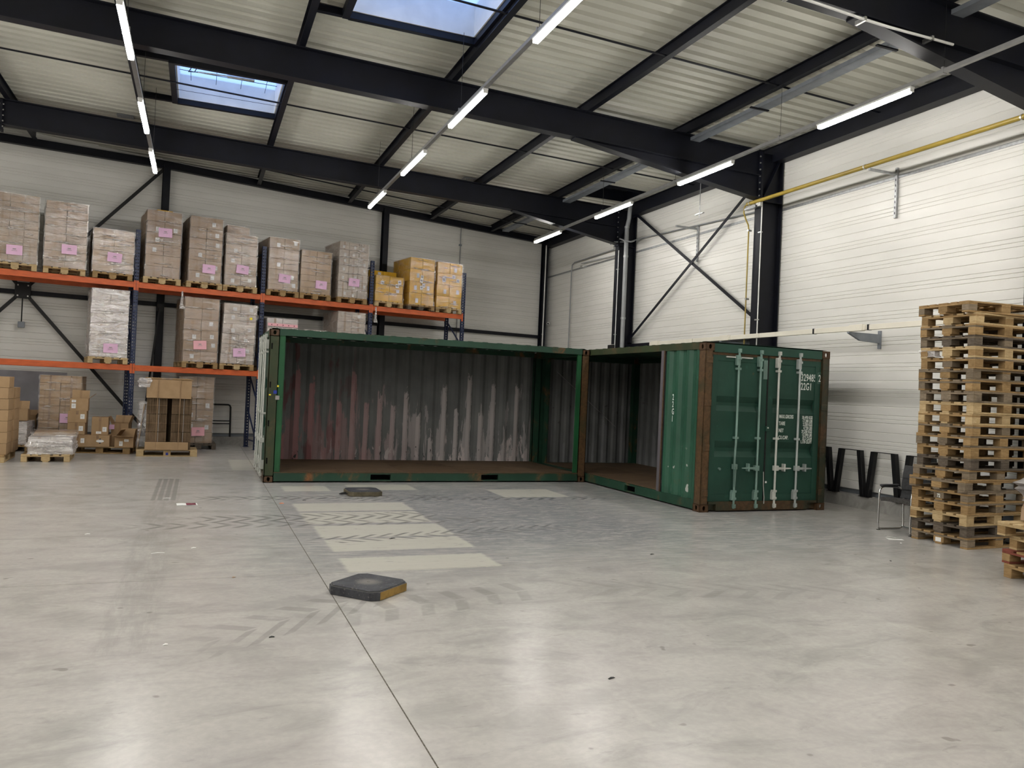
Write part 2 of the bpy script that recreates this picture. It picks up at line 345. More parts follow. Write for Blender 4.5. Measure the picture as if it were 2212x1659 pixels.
# ------------------------------------------------------------------ mesh helper
class MB:
    def __init__(s): s.v = []; s.f = []
    def quadbox(s, p):
        b = len(s.v); s.v += [tuple(q) for q in p]
        s.f += [(b, b+3, b+2, b+1), (b+4, b+5, b+6, b+7), (b, b+1, b+5, b+4), (b+1, b+2, b+6, b+5), (b+2, b+3, b+7, b+6), (b+3, b, b+4, b+7)]
        return s
    def box(s, x0, x1, y0, y1, z0, z1):
        return s.quadbox([(x0, y0, z0), (x1, y0, z0), (x1, y1, z0), (x0, y1, z0), (x0, y0, z1), (x1, y0, z1), (x1, y1, z1), (x0, y1, z1)])
    def prism(s, poly, fn, t0, t1):
        """closed polygon (a,b) extruded along t; fn(a,b,t) -> xyz"""
        b = len(s.v); k = len(poly)
        s.v += [tuple(fn(a, c, t0)) for a, c in poly] + [tuple(fn(a, c, t1)) for a, c in poly]
        s.f += [tuple(range(b, b + k))[::-1], tuple(range(b + k, b + 2 * k))]
        for i in range(k):
            j = (i + 1) % k; s.f.append((b + i, b + j, b + k + j, b + k + i))
        return s
    def strip(s, prof, fn, t0, t1, th, nfn=None):
        """open profile list (a,b) swept t0..t1 with thickness th in +b"""
        b = len(s.v); k = len(prof)
        for t in (t0, t1):
            for o in (0, th): s.v += [tuple(fn(a, c + o, t)) for a, c in prof]
        A0, A1, B0, B1 = b, b + k, b + 2 * k, b + 3 * k
        for i in range(k - 1):
            s.f.append((A0 + i, A0 + i + 1, B0 + i + 1, B0 + i)); s.f.append((A1 + i, B1 + i, B1 + i + 1, A1 + i + 1))
            s.f.append((A0 + i, A1 + i, A1 + i + 1, A0 + i + 1)); s.f.append((B0 + i, B0 + i + 1, B1 + i + 1, B1 + i))
        s.f.append((A0, B0, B1, A1)); s.f.append((A0 + k - 1, A1 + k - 1, B1 + k - 1, B0 + k - 1))
        return s
    def tube(s, pts, r, n=8):
        pts = [Vector(p) for p in pts]; base = len(s.v); up = None
        for i, p in enumerate(pts):
            d = (pts[min(i + 1, len(pts) - 1)] - pts[max(i - 1, 0)]).normalized()
            if up is None: up = Vector((0, 0, 1)) if abs(d.z) < .9 else Vector((1, 0, 0))
            a = d.cross(up).normalized(); b = a.cross(d).normalized(); up = b
            for k in range(n):
                t = 2 * PI * k / n; s.v.append(tuple(p + r * (math.cos(t) * a + math.sin(t) * b)))
        for i in range(len(pts) - 1):
            for k in range(n):
                q = (k + 1) % n; o = base + i * n
                s.f.append((o + k, o + q, o + n + q, o + n + k))
        s.f.append(tuple(base + k for k in range(n))[::-1]); o = base + (len(pts) - 1) * n; s.f.append(tuple(o + k for k in range(n)))
        return s
    def bar(s, a, b, w, h):
        """rectangular bar from a to b, w horizontal, h in the other direction"""
        a, b = Vector(a), Vector(b); d = (b - a).normalized(); up = Vector((0, 0, 1)) if abs(d.z) < .95 else Vector((0, 1, 0))
        x = d.cross(up).normalized() * w / 2; y = x.cross(d).normalized() * h / 2
        return s.quadbox([a - x - y, a + x - y, b + x - y, b - x - y, a - x + y, a + x + y, b + x + y, b - x + y])
    def disc(s, c, nrm, r, th, n=10):
        nrm = Vector(nrm).normalized(); c = Vector(c); return s.tube([c, c + nrm * th], r, n)
    def mesh(s, name, mat, bevel=0):
        me = bpy.data.meshes.new(name); me.from_pydata(s.v, [], s.f); me.update()
        bm = bmesh.new(); bm.from_mesh(me); bmesh.ops.recalc_face_normals(bm, faces=bm.faces)
        if bevel: bmesh.ops.bevel(bm, geom=list(bm.edges), offset=bevel, segments=1, affect='EDGES')
        bm.to_mesh(me); bm.free()
        me.materials.append(M[mat] if isinstance(mat, str) else mat)
        return me
    def obj(s, name, mat, parent=None, loc=None, rot=None, bevel=0, label=None):
        return ob(name, s.mesh(name, mat, bevel), parent, loc, rot, label)
def ob(name, me, parent=None, loc=None, rot=None, label=None):
    o = bpy.data.objects.new(name, me); C.objects.link(o)
    if parent is not None: o.parent = parent
    if loc is not None: o.location = loc
    if rot is not None: o.rotation_euler = rot
    if label: o['label'] = label
    return o
def smooth(o, ang=40):
    for p in o.data.polygons: p.use_smooth = True
    o.data.set_sharp_from_angle(angle=math.radians(ang)); return o
def tag(o, label, cat=None, group=None, kind=None):
    o['label'] = label
    if cat: o['category'] = cat
    if group: o['group'] = group
    if kind: o['kind'] = kind
    return o
def thing(name, label, cat, loc=(0, 0, 0), rz=0, group=None, kind=None):
    o = bpy.data.objects.new(name, None); C.objects.link(o); o.location = loc; o.rotation_euler = (0, 0, rz); o.empty_display_size = .1
    return tag(o, label, cat, group, kind)
def struct(name, loc=(0, 0, 0), rz=0):
    o = bpy.data.objects.new(name, None); C.objects.link(o); o.location = loc; o.rotation_euler = (0, 0, rz); o['kind'] = 'structure'; return o
ORD = ['first', 'second', 'third', 'fourth', 'fifth', 'sixth', 'seventh', 'eighth', 'ninth', 'tenth', 'eleventh', 'twelfth', 'thirteenth', 'fourteenth',
       'fifteenth', 'sixteenth', 'seventeenth', 'eighteenth', 'nineteenth', 'twentieth', 'twenty-first', 'twenty-second', 'twenty-third']
BOXM = {}
def chbox(w, d, h, mat, c=.004):
    k = (round(w, 3), round(d, 3), round(h, 3), mat, c)
    if k not in BOXM: BOXM[k] = MB().box(-w/2, w/2, -d/2, d/2, 0, h).mesh('carton', mat, c)
    return BOXM[k]

# ------------------------------------------------------------------ layout constants
XW = 9.45                      # face of the right wall cladding
FR = [4.33, -1.26, -6.78]      # frame lines
TH = math.radians(10.2)        # back wall and rack run askew to the frames
RO = Vector((-2.49, 6.0, 0)); RU = Vector((math.cos(TH), math.sin(TH), 0)); RN = Vector((-math.sin(TH), math.cos(TH), 0))
def rk(u, w, z=0): return RO + RU * u + RN * w + Vector((0, 0, z))
WB = 1.66                      # back wall offset from rack front
XA = -4.9                      # roof apex
def ztop(x): return 6.87 - .029 * x if x > XA else 6.87 - .029 * (2 * XA - x)

# ------------------------------------------------------------------ floor
fl = struct('floor')
b = MB().box(-14.6, XW + .3, -24, 11, -.3, -.002).obj('ground', 'joint_filler', fl)
gx = [-14.6, -6.0, 0.0, 6.0, XW + .3]; gy = [-24, -18.0, -12.4, -6.61, .4, 11]
for i in range(4):
    for j in range(5):
        g = .004
        MB().box(gx[i] + g, gx[i+1] - g, gy[j] + g, gy[j+1] - g, -.12, 0).obj('slab', 'concrete_floor', fl)

# ------------------------------------------------------------------ walls
def tray_profile(h):
    """(z, depth) with grooves, depth grows away from the room"""
    g = .010; w = .009
    P = [(0, g), (w, 0)]
    for z0, kind in ((.145, 'g'), (.302, 'rib'), (.366, 'g')):
        if kind == 'g': P += [(z0 - w, 0), (z0, g), (z0 + w, 0)]
        else: P += [(z0 - w, 0), (z0, g), (z0 + w, 0)]
    P += [(h - w, 0), (h, g)]
    return P
TP = .43
wr = struct('wall_right')
YB = rk(12.3, WB).y + .35
bays = [-24, -18, -12.3, -6.78, -1.26, 4.33, YB]
z0 = 4.17 - 9 * TP - .005
for i in range(len(bays) - 1):
    ln = bays[i+1] - bays[i]
    me = MB().strip(tray_profile(TP), lambda z, d, t: (d, t, z), 0, ln - .004, .04).mesh('cladding_panel', 'cladding_white')
    for k in range(16):
        ob('cladding_panel', me, wr, (XW, bays[i], z0 + k * TP))
MB().box(XW - .12, XW + .3, -24, YB, 0, .215).obj('plinth', 'plinth_concrete', wr)
MB().box(XW - .018, XW + .02, -24, YB, 5.49, 5.54).obj('joint_flashing', 'galvanised', wr)
MB().box(XW + .06, XW + .2, -24, YB, .1, 7.3).obj('outer_skin', 'bracket_grey', wr)
wb = struct('wall_back', RO, TH)
us = [-12.5, -5.1, .73, 6.59, 12.28]
for i in range(4):
    ln = us[i+1] - us[i]
    me = MB().strip(tray_profile(TP), lambda z, d, t: (t, d, z), 0, ln - .004, .04).mesh('cladding_panel', 'cladding_white')
    for k in range(17):
        if i < 2 and k < 3: continue
        ob('cladding_panel', me, wb, (us[i], WB, z0 + k * TP))
# lower left part of the back wall is plain concrete panels, cladding resumes near the post
me = MB().strip(tray_profile(TP), lambda z, d, t: (t, d, z), 0, .73 + 1.2 - .004, .04).mesh('cladding_panel', 'cladding_white')
for k in range(3): ob('cladding_panel', me, wb, (-1.2, WB, z0 + k * TP))
for u0, u1 in ((-12.5, -8.8), (-8.79, -5.0), (-4.99, -1.21)):
    MB().box(u0, u1, WB - .02, WB + .05, .2, 1.70).obj('concrete_panel', 'base_wall_grey', wb, bevel=.005)
MB().box(-12.5, 12.3, WB - .08, WB + .3, 0, .215).obj('plinth', 'plinth_concrete', wb)
MB().box(-12.5, 12.6, WB + .06, WB + .2, .1, 7.5).obj('outer_skin', 'bracket_grey', wb)
MB().box(-14.8, -14.5, -24, 8, 0, 7.4).obj('wall_left', 'cladding_white')['kind'] = 'structure'
MB().box(-14.8, XW + .3, -24.3, -24, 0, 7.4).obj('wall_front', 'cladding_white')['kind'] = 'structure'

# ------------------------------------------------------------------ ceiling deck with skylight openings
ce = struct('ceiling')
PUR = [-4.80, -2.36, .17, 2.62, 5.13, 7.18, 9.33]
PITCH = .25
def deck_prof(y0, y1):
    P = []; y = y0
    while y < y1 - 1e-6:
        P += [(y, 0), (y + .142, 0), (y + .160, .07), (y + .230, .07)]; y += PITCH
    P.append((y1, 0)); return P
def deck(x0, x1, y0, y1):
    za, zb = ztop(x0) + .2, ztop(x1) + .2
    m = MB().strip(deck_prof(y0, y1), lambda a, c, t: (x0 + (x1 - x0) * t, a, za + (zb - za) * t + c), 0, 1, .012)
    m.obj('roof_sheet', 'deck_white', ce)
YD0, YD1 = -24.0, 11.0
SKY = [(-1.70, .12, .75, 2.75), (.68, 2.57, -4.50, -2.50)]
deck(-14.8, XA, YD0, YD1); deck(XA, PUR[1], YD0, YD1)
deck(PUR[1], SKY[0][0], YD0, YD1); deck(SKY[0][0], PUR[2], YD0, SKY[0][2]); deck(SKY[0][0], PUR[2], SKY[0][3], YD1)
deck(PUR[2], SKY[1][0], YD0, YD1); deck(SKY[1][0], PUR[3], YD0, SKY[1][2]); deck(SKY[1][0], PUR[3], SKY[1][3], YD1)
for a, c in ((PUR[3], PUR[4]), (PUR[4], PUR[5])): deck(a, c, YD0, YD1)
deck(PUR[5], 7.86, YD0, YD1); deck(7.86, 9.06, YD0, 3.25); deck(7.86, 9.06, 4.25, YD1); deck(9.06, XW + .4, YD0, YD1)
# dark smoke hatch
h = thing('roof_hatch', 'closed black rectangular roof hatch near the far right corner', 'hatch', (8.46, 3.75, 6.83))
MB().box(-.6, .6, -.5, .5, .22, .25).obj('hatch_lid', 'steel_black', h)
for x0, x1, y0, y1 in ((-.62, -.59, -.5, .5), (.59, .62, -.5, .5), (-.62, .62, -.52, -.49), (-.62, .62, .49, .52)):
    MB().box(x0, x1, y0, y1, -.04, .25).obj('hatch_upstand', 'steel_navy', h)

def skylight(rect, label, gadget):
    x0, x1, y0, y1 = rect; z = ztop((x0 + x1) / 2) + .2
    t = thing('skylight', label, 'skylight', ((x0 + x1) / 2, (y0 + y1) / 2, z), group='roof skylights')
    w, d = (x1 - x0) / 2, (y1 - y0) / 2; H = .48
    for a in ((-w, -w + .03, -d, d), (w - .03, w, -d, d), (-w, w, -d, -d + .03), (-w, w, d - .03, d)):
        MB().box(*a, .0, H).obj('upstand', 'upstand_white', t)
    for a in ((-w - .09, -w + .01, -d - .06, d + .06), (w - .01, w + .05, -d - .06, d + .06), (-w, w, -d - .07, -d + .01), (-w, w, d - .01, d + .08)):
        MB().box(*a, -.10, .03).obj('trimmer', 'steel_navy', t)
    MB().box(-w + .02, w - .02, -d + .02, d - .02, H - .02, H).obj('pane', 'skylight_pane', t)
    if gadget:
        for k in range(5): MB().tube([(-w + .03, -d + .3 + k * .30, H - .10), (w - .03, -d + .3 + k * .30, H - .10)], .006, 5).obj('safety_bar', 'steel_black', t)
        for k in range(4): MB().tube([(-w * .75 + k * w * .5, -d + .05, H - .115), (-w * .75 + k * w * .5, d - .05, H - .115)], .005, 5).obj('safety_rod', 'steel_black', t)
        MB().tube([(-.55, -.30, .10), (-.1, -.30, .12), (.35, -.30, .13)], .014, 8).obj('actuator_rod', 'zinc', t)
        MB().tube([(-.05, -.30, .118), (.42, -.30, .132)], .032, 10).obj('actuator_cylinder', 'zinc', t)
        MB().tube([(-.55, -.30, .10), (-.70, -.35, .06), (-.62, -.5, .14), (-.5, -.55, .22), (-.6, -.4, .05)], .008, 5).obj('cable', 'steel_black', t)
        MB().tube([(-.48, -.62, .24), (-.25, -.48, .20)], .024, 8).obj('gas_spring', 'steel_black', t)
    MB().tube([(-w, .0 if gadget else -.7, -.17), (w, .0 if gadget else -.7, -.17)], .004, 4).obj('wire', 'steel_black', t)
skylight(SKY[0], 'smaller far skylight with opening rods, behind the second rafter', True)
skylight(SKY[1], 'large bluish skylight at the top edge of the view', False)

# ------------------------------------------------------------------ steel frame
def isec_bar(m, x0, x1, y, zb0, zb1, H, fw=.2, ft=.018, wt=.012):
    """I section between x0,x1 (bottom z at each end), depth H"""
    def seg(ya, yb, a0, a1):
        m.quadbox([(x0, ya, zb0 + a0), (x1, ya, zb1 + a0), (x1, yb, zb1 + a0), (x0, yb, zb0 + a0), (x0, ya, zb0 + a1), (x1, ya, zb1 + a1), (x1, yb, zb1 + a1), (x0, yb, zb0 + a1)])
    seg(y - fw/2, y + fw/2, 0, ft); seg(y - wt/2, y + wt/2, ft, H - ft); seg(y - fw/2, y + fw/2, H - ft, H)
RL = ['far roof rafter nearest the back wall', 'middle roof rafter crossing above the container', 'near roof rafter in the top right corner']
HS = [5.93, 4.87, 5.75]
for i, y in enumerate(FR):
    t = thing('roof_rafter', 'dark navy steel ' + RL[i], 'beam', (0, 0, 0), group='portal frame rafters')
    m = MB(); isec_bar(m, XA, 8.92, y, ztop(XA) - .5, ztop(8.92) - .5, .5); m.obj('beam', 'steel_navy', t)
    m = MB(); isec_bar(m, -14.5, XA, y, ztop(-14.5) - .5, ztop(XA) - .5, .5); m.obj('beam', 'steel_navy', t)
    # haunch: tapering web and its own bottom flange
    x0 = HS[i]; zb0, zb1 = ztop(x0) - .5, 5.68
    m = MB().prism([(x0, zb0), (8.92, ztop(8.92) - .5), (8.92, zb1)], lambda a, c, t_: (a, t_, c), y - .006, y + .006); m.obj('haunch_web', 'steel_navy', t)
    m = MB().quadbox([(x0, y - .1, zb0 - .018), (8.92, y - .1, zb1 - .018), (8.92, y + .1, zb1 - .018), (x0, y + .1, zb0 - .018), (x0, y - .1, zb0), (8.92, y - .1, zb1), (8.92, y + .1, zb1), (x0, y + .1, zb0)])
    m.obj('haunch_flange', 'steel_navy', t)
    ep = MB().box(8.895, 8.92, y - .1, y + .1, 5.62, ztop(8.92)).obj('end_plate', 'steel_navy', t)
    for s in (-1, 1):
        for k in range(7):
            MB().disc((8.895, y + s * .062, 5.73 + k * .128), (-1, 0, 0), .016, .018, 6).obj('bolt', 'zinc', ep)
    if i == 0:
        ap = MB().box(XA - .02, XA + .02, y - .1, y + .1, ztop(XA) - .62, ztop(XA)).obj('splice_plate', 'steel_navy', t)
        for s in (-1, 1):
            for q in (-1, 1):
                for k in range(5): MB().disc((XA + q * .02, y + s * .062, ztop(XA) - .54 + k * .11), (q, 0, 0), .016, .02, 6).obj('bolt', 'zinc', ap)
CL = ['far', 'middle', 'nearest']
for i, y in enumerate(FR):
    t = thing('steel_column', 'dark navy steel column against the right wall, %s of the three' % ['far one behind the grey downpipe,', 'one carrying the yellow pipe end,', 'one at the right edge,'][i].rstrip(','), 'column', (9.17, y, 0), group='portal frame columns')
    zt = ztop(8.92) - .02
    MB().box(-.25, -.232, -.1, .1, 0, zt).obj('inner_flange', 'steel_navy', t)
    MB().box(-.232, .232, -.006, .006, 0, zt).obj('web', 'steel_navy', t)
    MB().box(.232, .25, -.1, .1, 0, zt).obj('outer_flange', 'steel_navy', t)
    MB().box(-.232, .232, -.095, -.006, 5.62, 5.635).obj('stiffener', 'steel_navy', t); MB().box(-.232, .232, .006, .095, 5.62, 5.635).obj('stiffener', 'steel_navy', t)
    MB().bar((-.225, -.05, 5.66), (.225, -.05, zt - .05), .09, .012).obj('diagonal_stiffener', 'steel_navy', t)
    MB().box(-.32, .25, -.16, .16, 0, .02).obj('base_plate', 'steel_navy', t)
PLB = ['first purlin from the left edge, above the far rack', 'second purlin from the left, beside the left light row', 'third purlin from the left, along the far skylight', 'fourth purlin from the left, along the near skylight',
       'fifth purlin from the left, plain', 'sixth purlin from the left, with cable tray', 'eave purlin running along the top of the right wall']
for k, x in enumerate(PUR):
    t = thing('roof_purlin', 'dark steel roof ' + PLB[k], 'purlin', (x, -6.5, ztop(x)), group='roof purlins')
    y0, y1 = -17.4, rk((x - RO.x) / RU.x, WB).y + 6.5 - .12
    hgt = .195
    MB().box(-.05, .05, y0, y1, 0, .009).obj('lower_flange', 'steel_navy', t)
    MB().box(-.004, .004, y0, y1, .009, hgt - .009).obj('web', 'steel_navy', t)
    MB().box(-.05, .05, y0, y1, hgt - .009, hgt).obj('upper_flange', 'steel_navy', t)
    for fy in FR:
        for q in (-1, 1): MB().disc((q * .03, fy + 6.5 - .06, -.002), (0, 0, -1), .011, .014, 6).obj('bolt', 'zinc', t)
    if k == 6:
        MB().box(-.12, .10, y0, y1, -.16, .0).obj('eave_beam', 'steel_navy', t)
t = thing('cable_tray', 'long grey cable tray hung under the sixth purlin', 'cable tray', (7.40, 0, ztop(7.4) - .085))
MB().box(-.10, .10, -12, 8.6, 0, .008).obj('tray_base', 'bracket_grey', t)
for s in (-1, 1): MB().box(s * .10 - .004, s * .10 + .004, -12, 8.6, 0, .06).obj('tray_side', 'bracket_grey', t)
for q in (-.05, -.01, .04): MB().tube([(q, -12, .02), (q, 8.5, .02)], .014, 6).obj('cable', 'steel_black', t)
for k in range(8): MB().box(-.25, .12, -11 + k * 2.6, -10.96 + k * 2.6, -.02, .0).obj('tray_bracket', 'steel_navy', t)
for k, (yy, lab) in enumerate(((1.45, 'thin dark tie rod across the purlins in the far bay'), (-3.85, 'thin dark tie rod across the purlins in the near bay'), (6.9, 'thin dark tie rod across the purlins by the back wall'))):
    s = 0.0 if k < 2 else .18
    m = MB()
    x0, x1 = -6.0, 9.3
    m.tube([(x0, yy + s * (x0 - 3), ztop(XA) + .02), (XA, yy + s * (XA - 3), ztop(XA) + .02), (x1, yy + s * (x1 - 3), ztop(x1) + .02)], .016, 6)
    tag(m.obj('tie_rod', 'steel_navy'), lab, 'tie rod', 'roof tie rods')
# trimmers beside the skylights and small grey boxes on the deck
for x0, x1, y, lab in ((PUR[1], SKY[0][0] - .09, 2.80, 'short dark trimmer beam left of the far skylight, far side'), (PUR[1], SKY[0][0] - .09, .70, 'short dark trimmer beam left of the far skylight, near side'), (.22, SKY[1][0] - .09, -2.45, 'short dark trimmer beam left of the near skylight')):
    zz = ztop(x0)
    m = MB(); m.box(x0, x1, y - .04, y + .04, zz + .08, zz + .088); m.box(x0, x1, y - .004, y + .004, zz + .088, zz + .18); m.box(x0, x1, y - .04, y + .04, zz + .172, zz + .18)
    tag(m.obj('trimmer_beam', 'steel_navy'), lab, 'beam', 'skylight trimmers')
for x, y, lab in ((-2.75, 4.62, 'small dark steel plate on the ceiling beside the left light row'), (4.9, 4.70, 'small grey steel plate on the ceiling above the far rafter')):
    t = thing('roof_plate', lab, 'plate', (x, y, ztop(x) + .19)); MB().box(-.16, .16, -.12, .12, -.012, .0).obj('plate', 'bracket_grey', t, bevel=.003)
    for q in (-1, 1): MB().disc((q * .1, 0, -.012), (0, 0, -1), .012, .012, 6).obj('bolt', 'zinc', t)
# back wall steel: posts, girts, eave beam, wind bracing
def backthing(name, label, cat, group=None): return thing(name, label, cat, RO, TH, group)
for u, lab in ((.73, 'dark navy gable post on the back wall behind the rack, left one'), (6.59, 'dark navy gable post on the back wall behind the rack, above the yellow cartons'), (12.17, 'dark navy corner post where back wall meets right wall')):
    t = backthing('gable_post', lab, 'post', 'back wall posts'); x = rk(u, WB).x; zt = ztop(x) + .05
    MB().box(u - .08, u + .08, WB - .20, WB - .185, 0, zt).obj('inner_flange', 'steel_navy', t); MB().box(u - .006, u + .006, WB - .185, WB - .035, 0, zt).obj('web', 'steel_navy', t); MB().box(u - .08, u + .08, WB - .035, WB - .02, 0, zt).obj('outer_flange', 'steel_navy', t)
t = backthing('gable_rail', 'dark navy sloping beam along the top of the back wall', 'beam')
for u0, u1 in ((-8, .73), (.73, 6.59), (6.59, 12.25)):
    za, zb = ztop(rk(u0, WB).x), ztop(rk(u1, WB).x)
    MB().quadbox([(u0, WB - .16, za - .04), (u1, WB - .16, zb - .04), (u1, WB - .02, zb - .04), (u0, WB - .02, za - .04), (u0, WB - .16, za + .14), (u1, WB - .16, zb + .14), (u1, WB - .02, zb + .14), (u0, WB - .02, za + .14)]).obj('beam_length', 'steel_navy', t)
for u0, u1, z, lab in ((-8, .65, 3.50, 'dark horizontal wall girt behind the left end of the rack'), (.81, 6.51, 3.50, 'dark horizontal wall girt behind the middle of the rack'), (6.67, 12.1, 3.53, 'dark horizontal wall girt right of the rack')):
    m = MB().box(u0, u1, WB - .12, WB - .02, z - .05, z + .05); o = m.obj('wall_girt', 'steel_navy', None, RO, (0, 0, TH), .008); tag(o, lab, 'girt', 'back wall girts')
t = backthing('wind_brace', 'black cross bracing with a square gusset plate on the back wall', 'brace')
g = MB().box(-2.34, -2.02, WB - .20, WB - .17, 3.35, 3.72).obj('gusset_plate', 'steel_black', t, bevel=.01)
for du in (-.1, .1):
    for dz in (-.12, .12): MB().disc((-2.18 + du, WB - .20, 3.53 + dz), (0, -1, 0), .018, .02, 6).obj('bolt', 'zinc', g)
for a in ((.66, 6.85), (.62, .25), (-5.0, 6.9), (-5.0, .25)):
    MB().bar((-2.18, WB - .15, 3.53), (a[0], WB - .15, a[1]), .05, .075).obj('diagonal', 'steel_black', t)
MB().tube([(-2.18, WB - .16, 3.35), (-2.18, WB - .16, 2.82)], .015, 6).obj('drop_rod', 'steel_black', t); MB().box(-2.25, -2.11, WB - .2, WB - .12, 2.68, 2.82).obj('junction_box', 'bracket_grey', t, bevel=.01)
t = backthing('post_stay', 'dark slanting stay beside the left gable post', 'brace'); MB().bar((.70, WB - .24, 3.4), (.42, WB - .24, .3), .04, .06).obj('stay_bar', 'steel_black', t); MB().box(.64, .78, WB - .235, WB - .205, 3.32, 3.5).obj('clip', 'steel_black', t)
# right wall bracing and girt
t = thing('cross_brace', 'X shaped flat steel bracing between two columns on the right wall', 'brace', (9.30, 0, 0))
MB().bar((0, -.95, 6.34), (0, 4.15, 3.22), .012, .07).obj('diagonal', 'steel_navy', t); MB().bar((.02, 4.15, 6.50), (.02, -1.0, 3.28), .012, .07).obj('diagonal', 'steel_navy', t)
for y_, z_ in ((-1.02, 6.38), (4.16, 3.22), (4.16, 6.5), (-1.02, 3.27)): MB().box(-.012, .03, y_ - .08, y_ + .08, z_ - .1, z_ + .1).obj('gusset', 'steel_navy', t)
tag(MB().box(9.25, 9.42, -1.1, 4.2, 2.98, 3.08).obj('wall_girt', 'steel_navy'), 'dark horizontal girt on the right wall above the green container', 'girt', 'right wall girts')

# ------------------------------------------------------------------ lights
ROWS = [('left', -2.06, 5.72, [2.57, -.17, -3.43]), ('middle', 2.35, 5.72, [3.25, .13, -2.94, -6.25]), ('right', 7.15, 5.72, [4.86, 1.38, -1.96, -5.57])]
diff_me = MB().box(-.034, .034, -.79, .79, 0, .05).mesh('diffuser', 'led_diffuser', .012)
hous_me = MB().box(-.038, .038, -.82, .82, .048, .075).mesh('housing', 'white_plastic', .003)
cap_me = MB().box(-.034, .034, -.012, -.004, .006, .05).mesh('end_cap', 'white_plastic', .002)
for rn, x, z, ys in ROWS:
    ys = list(ys); extra = ys[-1]
    while extra > -19: extra -= 3.25; ys.append(extra)
    t = thing('light_rail', 'slim grey trunking rail carrying the %s row of lights' % rn, 'light rail', (x, 0, z), group='light rails')
    y1 = ys[0] + .8
    MB().box(-.03, .03, -20.5, y1, .077, .125).obj('rail', 'grey_rail', t)
    for k in range(7):
        yy = y1 - .9 - k * 2.9; MB().tube([(0, yy, .125), (0, yy, ztop(x) + .2 - z)], .0035, 4).obj('suspension_wire', 'steel_black', t)
        MB().box(-.035, .035, yy - .015, yy + .015, .07, .15).obj('hanger_clip', 'grey_rail', t)
    for k, y in enumerate(ys):
        lab = 'lit LED tube light, %s from the back wall in the %s row' % (ORD[k], rn)
        L = thing('tube_light', lab, 'light', (x, y, z), group='LED tube lights')
        ob('diffuser', diff_me, L); ob('housing', hous_me, L); ob('end_cap', cap_me, L, (0, -.805, 0)); ob('end_cap', cap_me, L, (0, .805, 0))
# unseen rows added to light the left half of the hall
for x, rn in ((-6.6, 'first added row left of view'), (-10.8, 'second added row left of view')):
    for k in range(7):
        y = 1.0 - k * 2.9
        L = thing('tube_light', 'lit LED tube light, %s from the back in the %s' % (ORD[k], rn), 'light', (x, y, 5.72), group='LED tube lights')
        ob('diffuser', diff_me, L); ob('housing', hous_me, L)
        MB().tube([(0, 0, .075), (0, 0, ztop(x) + .19 - 5.72)], .0035, 4).obj('suspension_wire', 'steel_black', L)
t = thing('ceiling_hanger', 'loose threaded rod with small crossbar hanging by the right wall', 'hanger', (8.3, -.2, 5.43))
MB().tube([(0, 0, 0), (0, 0, 1.36)], .008, 6).obj('rod', 'galvanised', t); MB().box(-.02, .02, -.14, .14, .08, .10).obj('crossbar', 'galvanised', t)

# ------------------------------------------------------------------ services on the right wall
t = thing('gas_pipe', 'thick yellow gas pipe running high along the right wall', 'pipe', (8.85, 0, 5.62))
smooth(MB().tube([(0, -1.02, 0), (0, -18, 0)], .036, 12).obj('pipe', 'yellow_pipe', t))
smooth(MB().tube([(0, -1.02, 0), (0, -.95, -.02), (0, -.92, -.07), (0, -.92, -.16), (0, -.99, -.3), (0, -1.07, -.42), (.0, -1.09, -.52), (0, -1.09, -5.6)], .014, 8).obj('drop_pipe', 'yellow_pipe', t))
for y in (-1.1, -3.98, -6.62): MB().tube([(0, y - .012, 0), (0, y + .012, 0)], .045, 12).obj('pipe_clamp', 'zinc', t)
for z in (-.55, -1.9): MB().box(-.02, .06, -1.11, -1.07, z, z + .03).obj('pipe_clip', 'zinc', t)
def strut(y, z0, z1, za, lab):
    t = thing('pipe_bracket', lab, 'bracket', (XW - .01, y, 0), group='pipe brackets')
    MB().box(-.042, -.0, -.022, .022, z0, z1).obj('upright_channel', 'galvanised', t, bevel=.003)
    m = MB(); m.box(-.62, -.04, -.02, .02, za - .02, za + .02); m.obj('arm', 'galvanised', t, bevel=.003)
    for k in range(8): MB().box(-.0435, -.041, -.007, .007, z0 + .06 + k * (z1 - z0 - .1) / 8, z0 + .10 + k * (z1 - z0 - .1) / 8).obj('slot', 'dark_gap', t)
strut(-4.10, 4.83, 5.66, 5.55, 'zinc strut bracket holding the yellow pipe on the right wall')
strut(1.45, 4.88, 5.70, 5.63, 'zinc strut bracket with empty arm between the crossed braces')
t = thing('column_bracket', 'zinc bracket on the middle column under the yellow pipe end', 'bracket', (8.92, -1.26, 5.50))
MB().box(-.10, -.001, -.10, .30, 0, .04).obj('arm', 'galvanised', t, bevel=.003); MB().box(-.10, -.06, -.18, -.04, .0, .08).obj('clip', 'zinc', t, bevel=.004)
for y, x, lab, zt in ((-1.40, 8.90, 'thin white conduit clipped to the middle column', 5.60), (4.20, 8.90, 'thin pale conduit clipped to the far column', 5.5)):
    t = thing('conduit', lab, 'conduit', (x, y, 0), group='column conduits')
    smooth(MB().tube([(0, 0, .1), (0, 0, zt)], .011, 8).obj('pipe', 'white_plastic', t))
    for z in (2.6, 3.3, 5.0): MB().box(-.02, .02, -.02, .07, z, z + .02).obj('clip', 'zinc', t)
t = thing('wall_pipe', 'thin grey steel pipe run along the right wall behind the braces', 'pipe', (XW - .06, 0, 0))
smooth(MB().tube([(0, -1.0, 5.60), (0, 3.9, 5.82), (-.2, 4.2, 5.75), (-.58, 4.28, 5.72), (-.60, 4.45, 5.68)], .016, 8).obj('pipe', 'grey_pipe', t))
t = thing('pipe_loop', 'thin grey pipe dropping down the right wall near the far corner', 'pipe', (XW - .08, 0, 0))
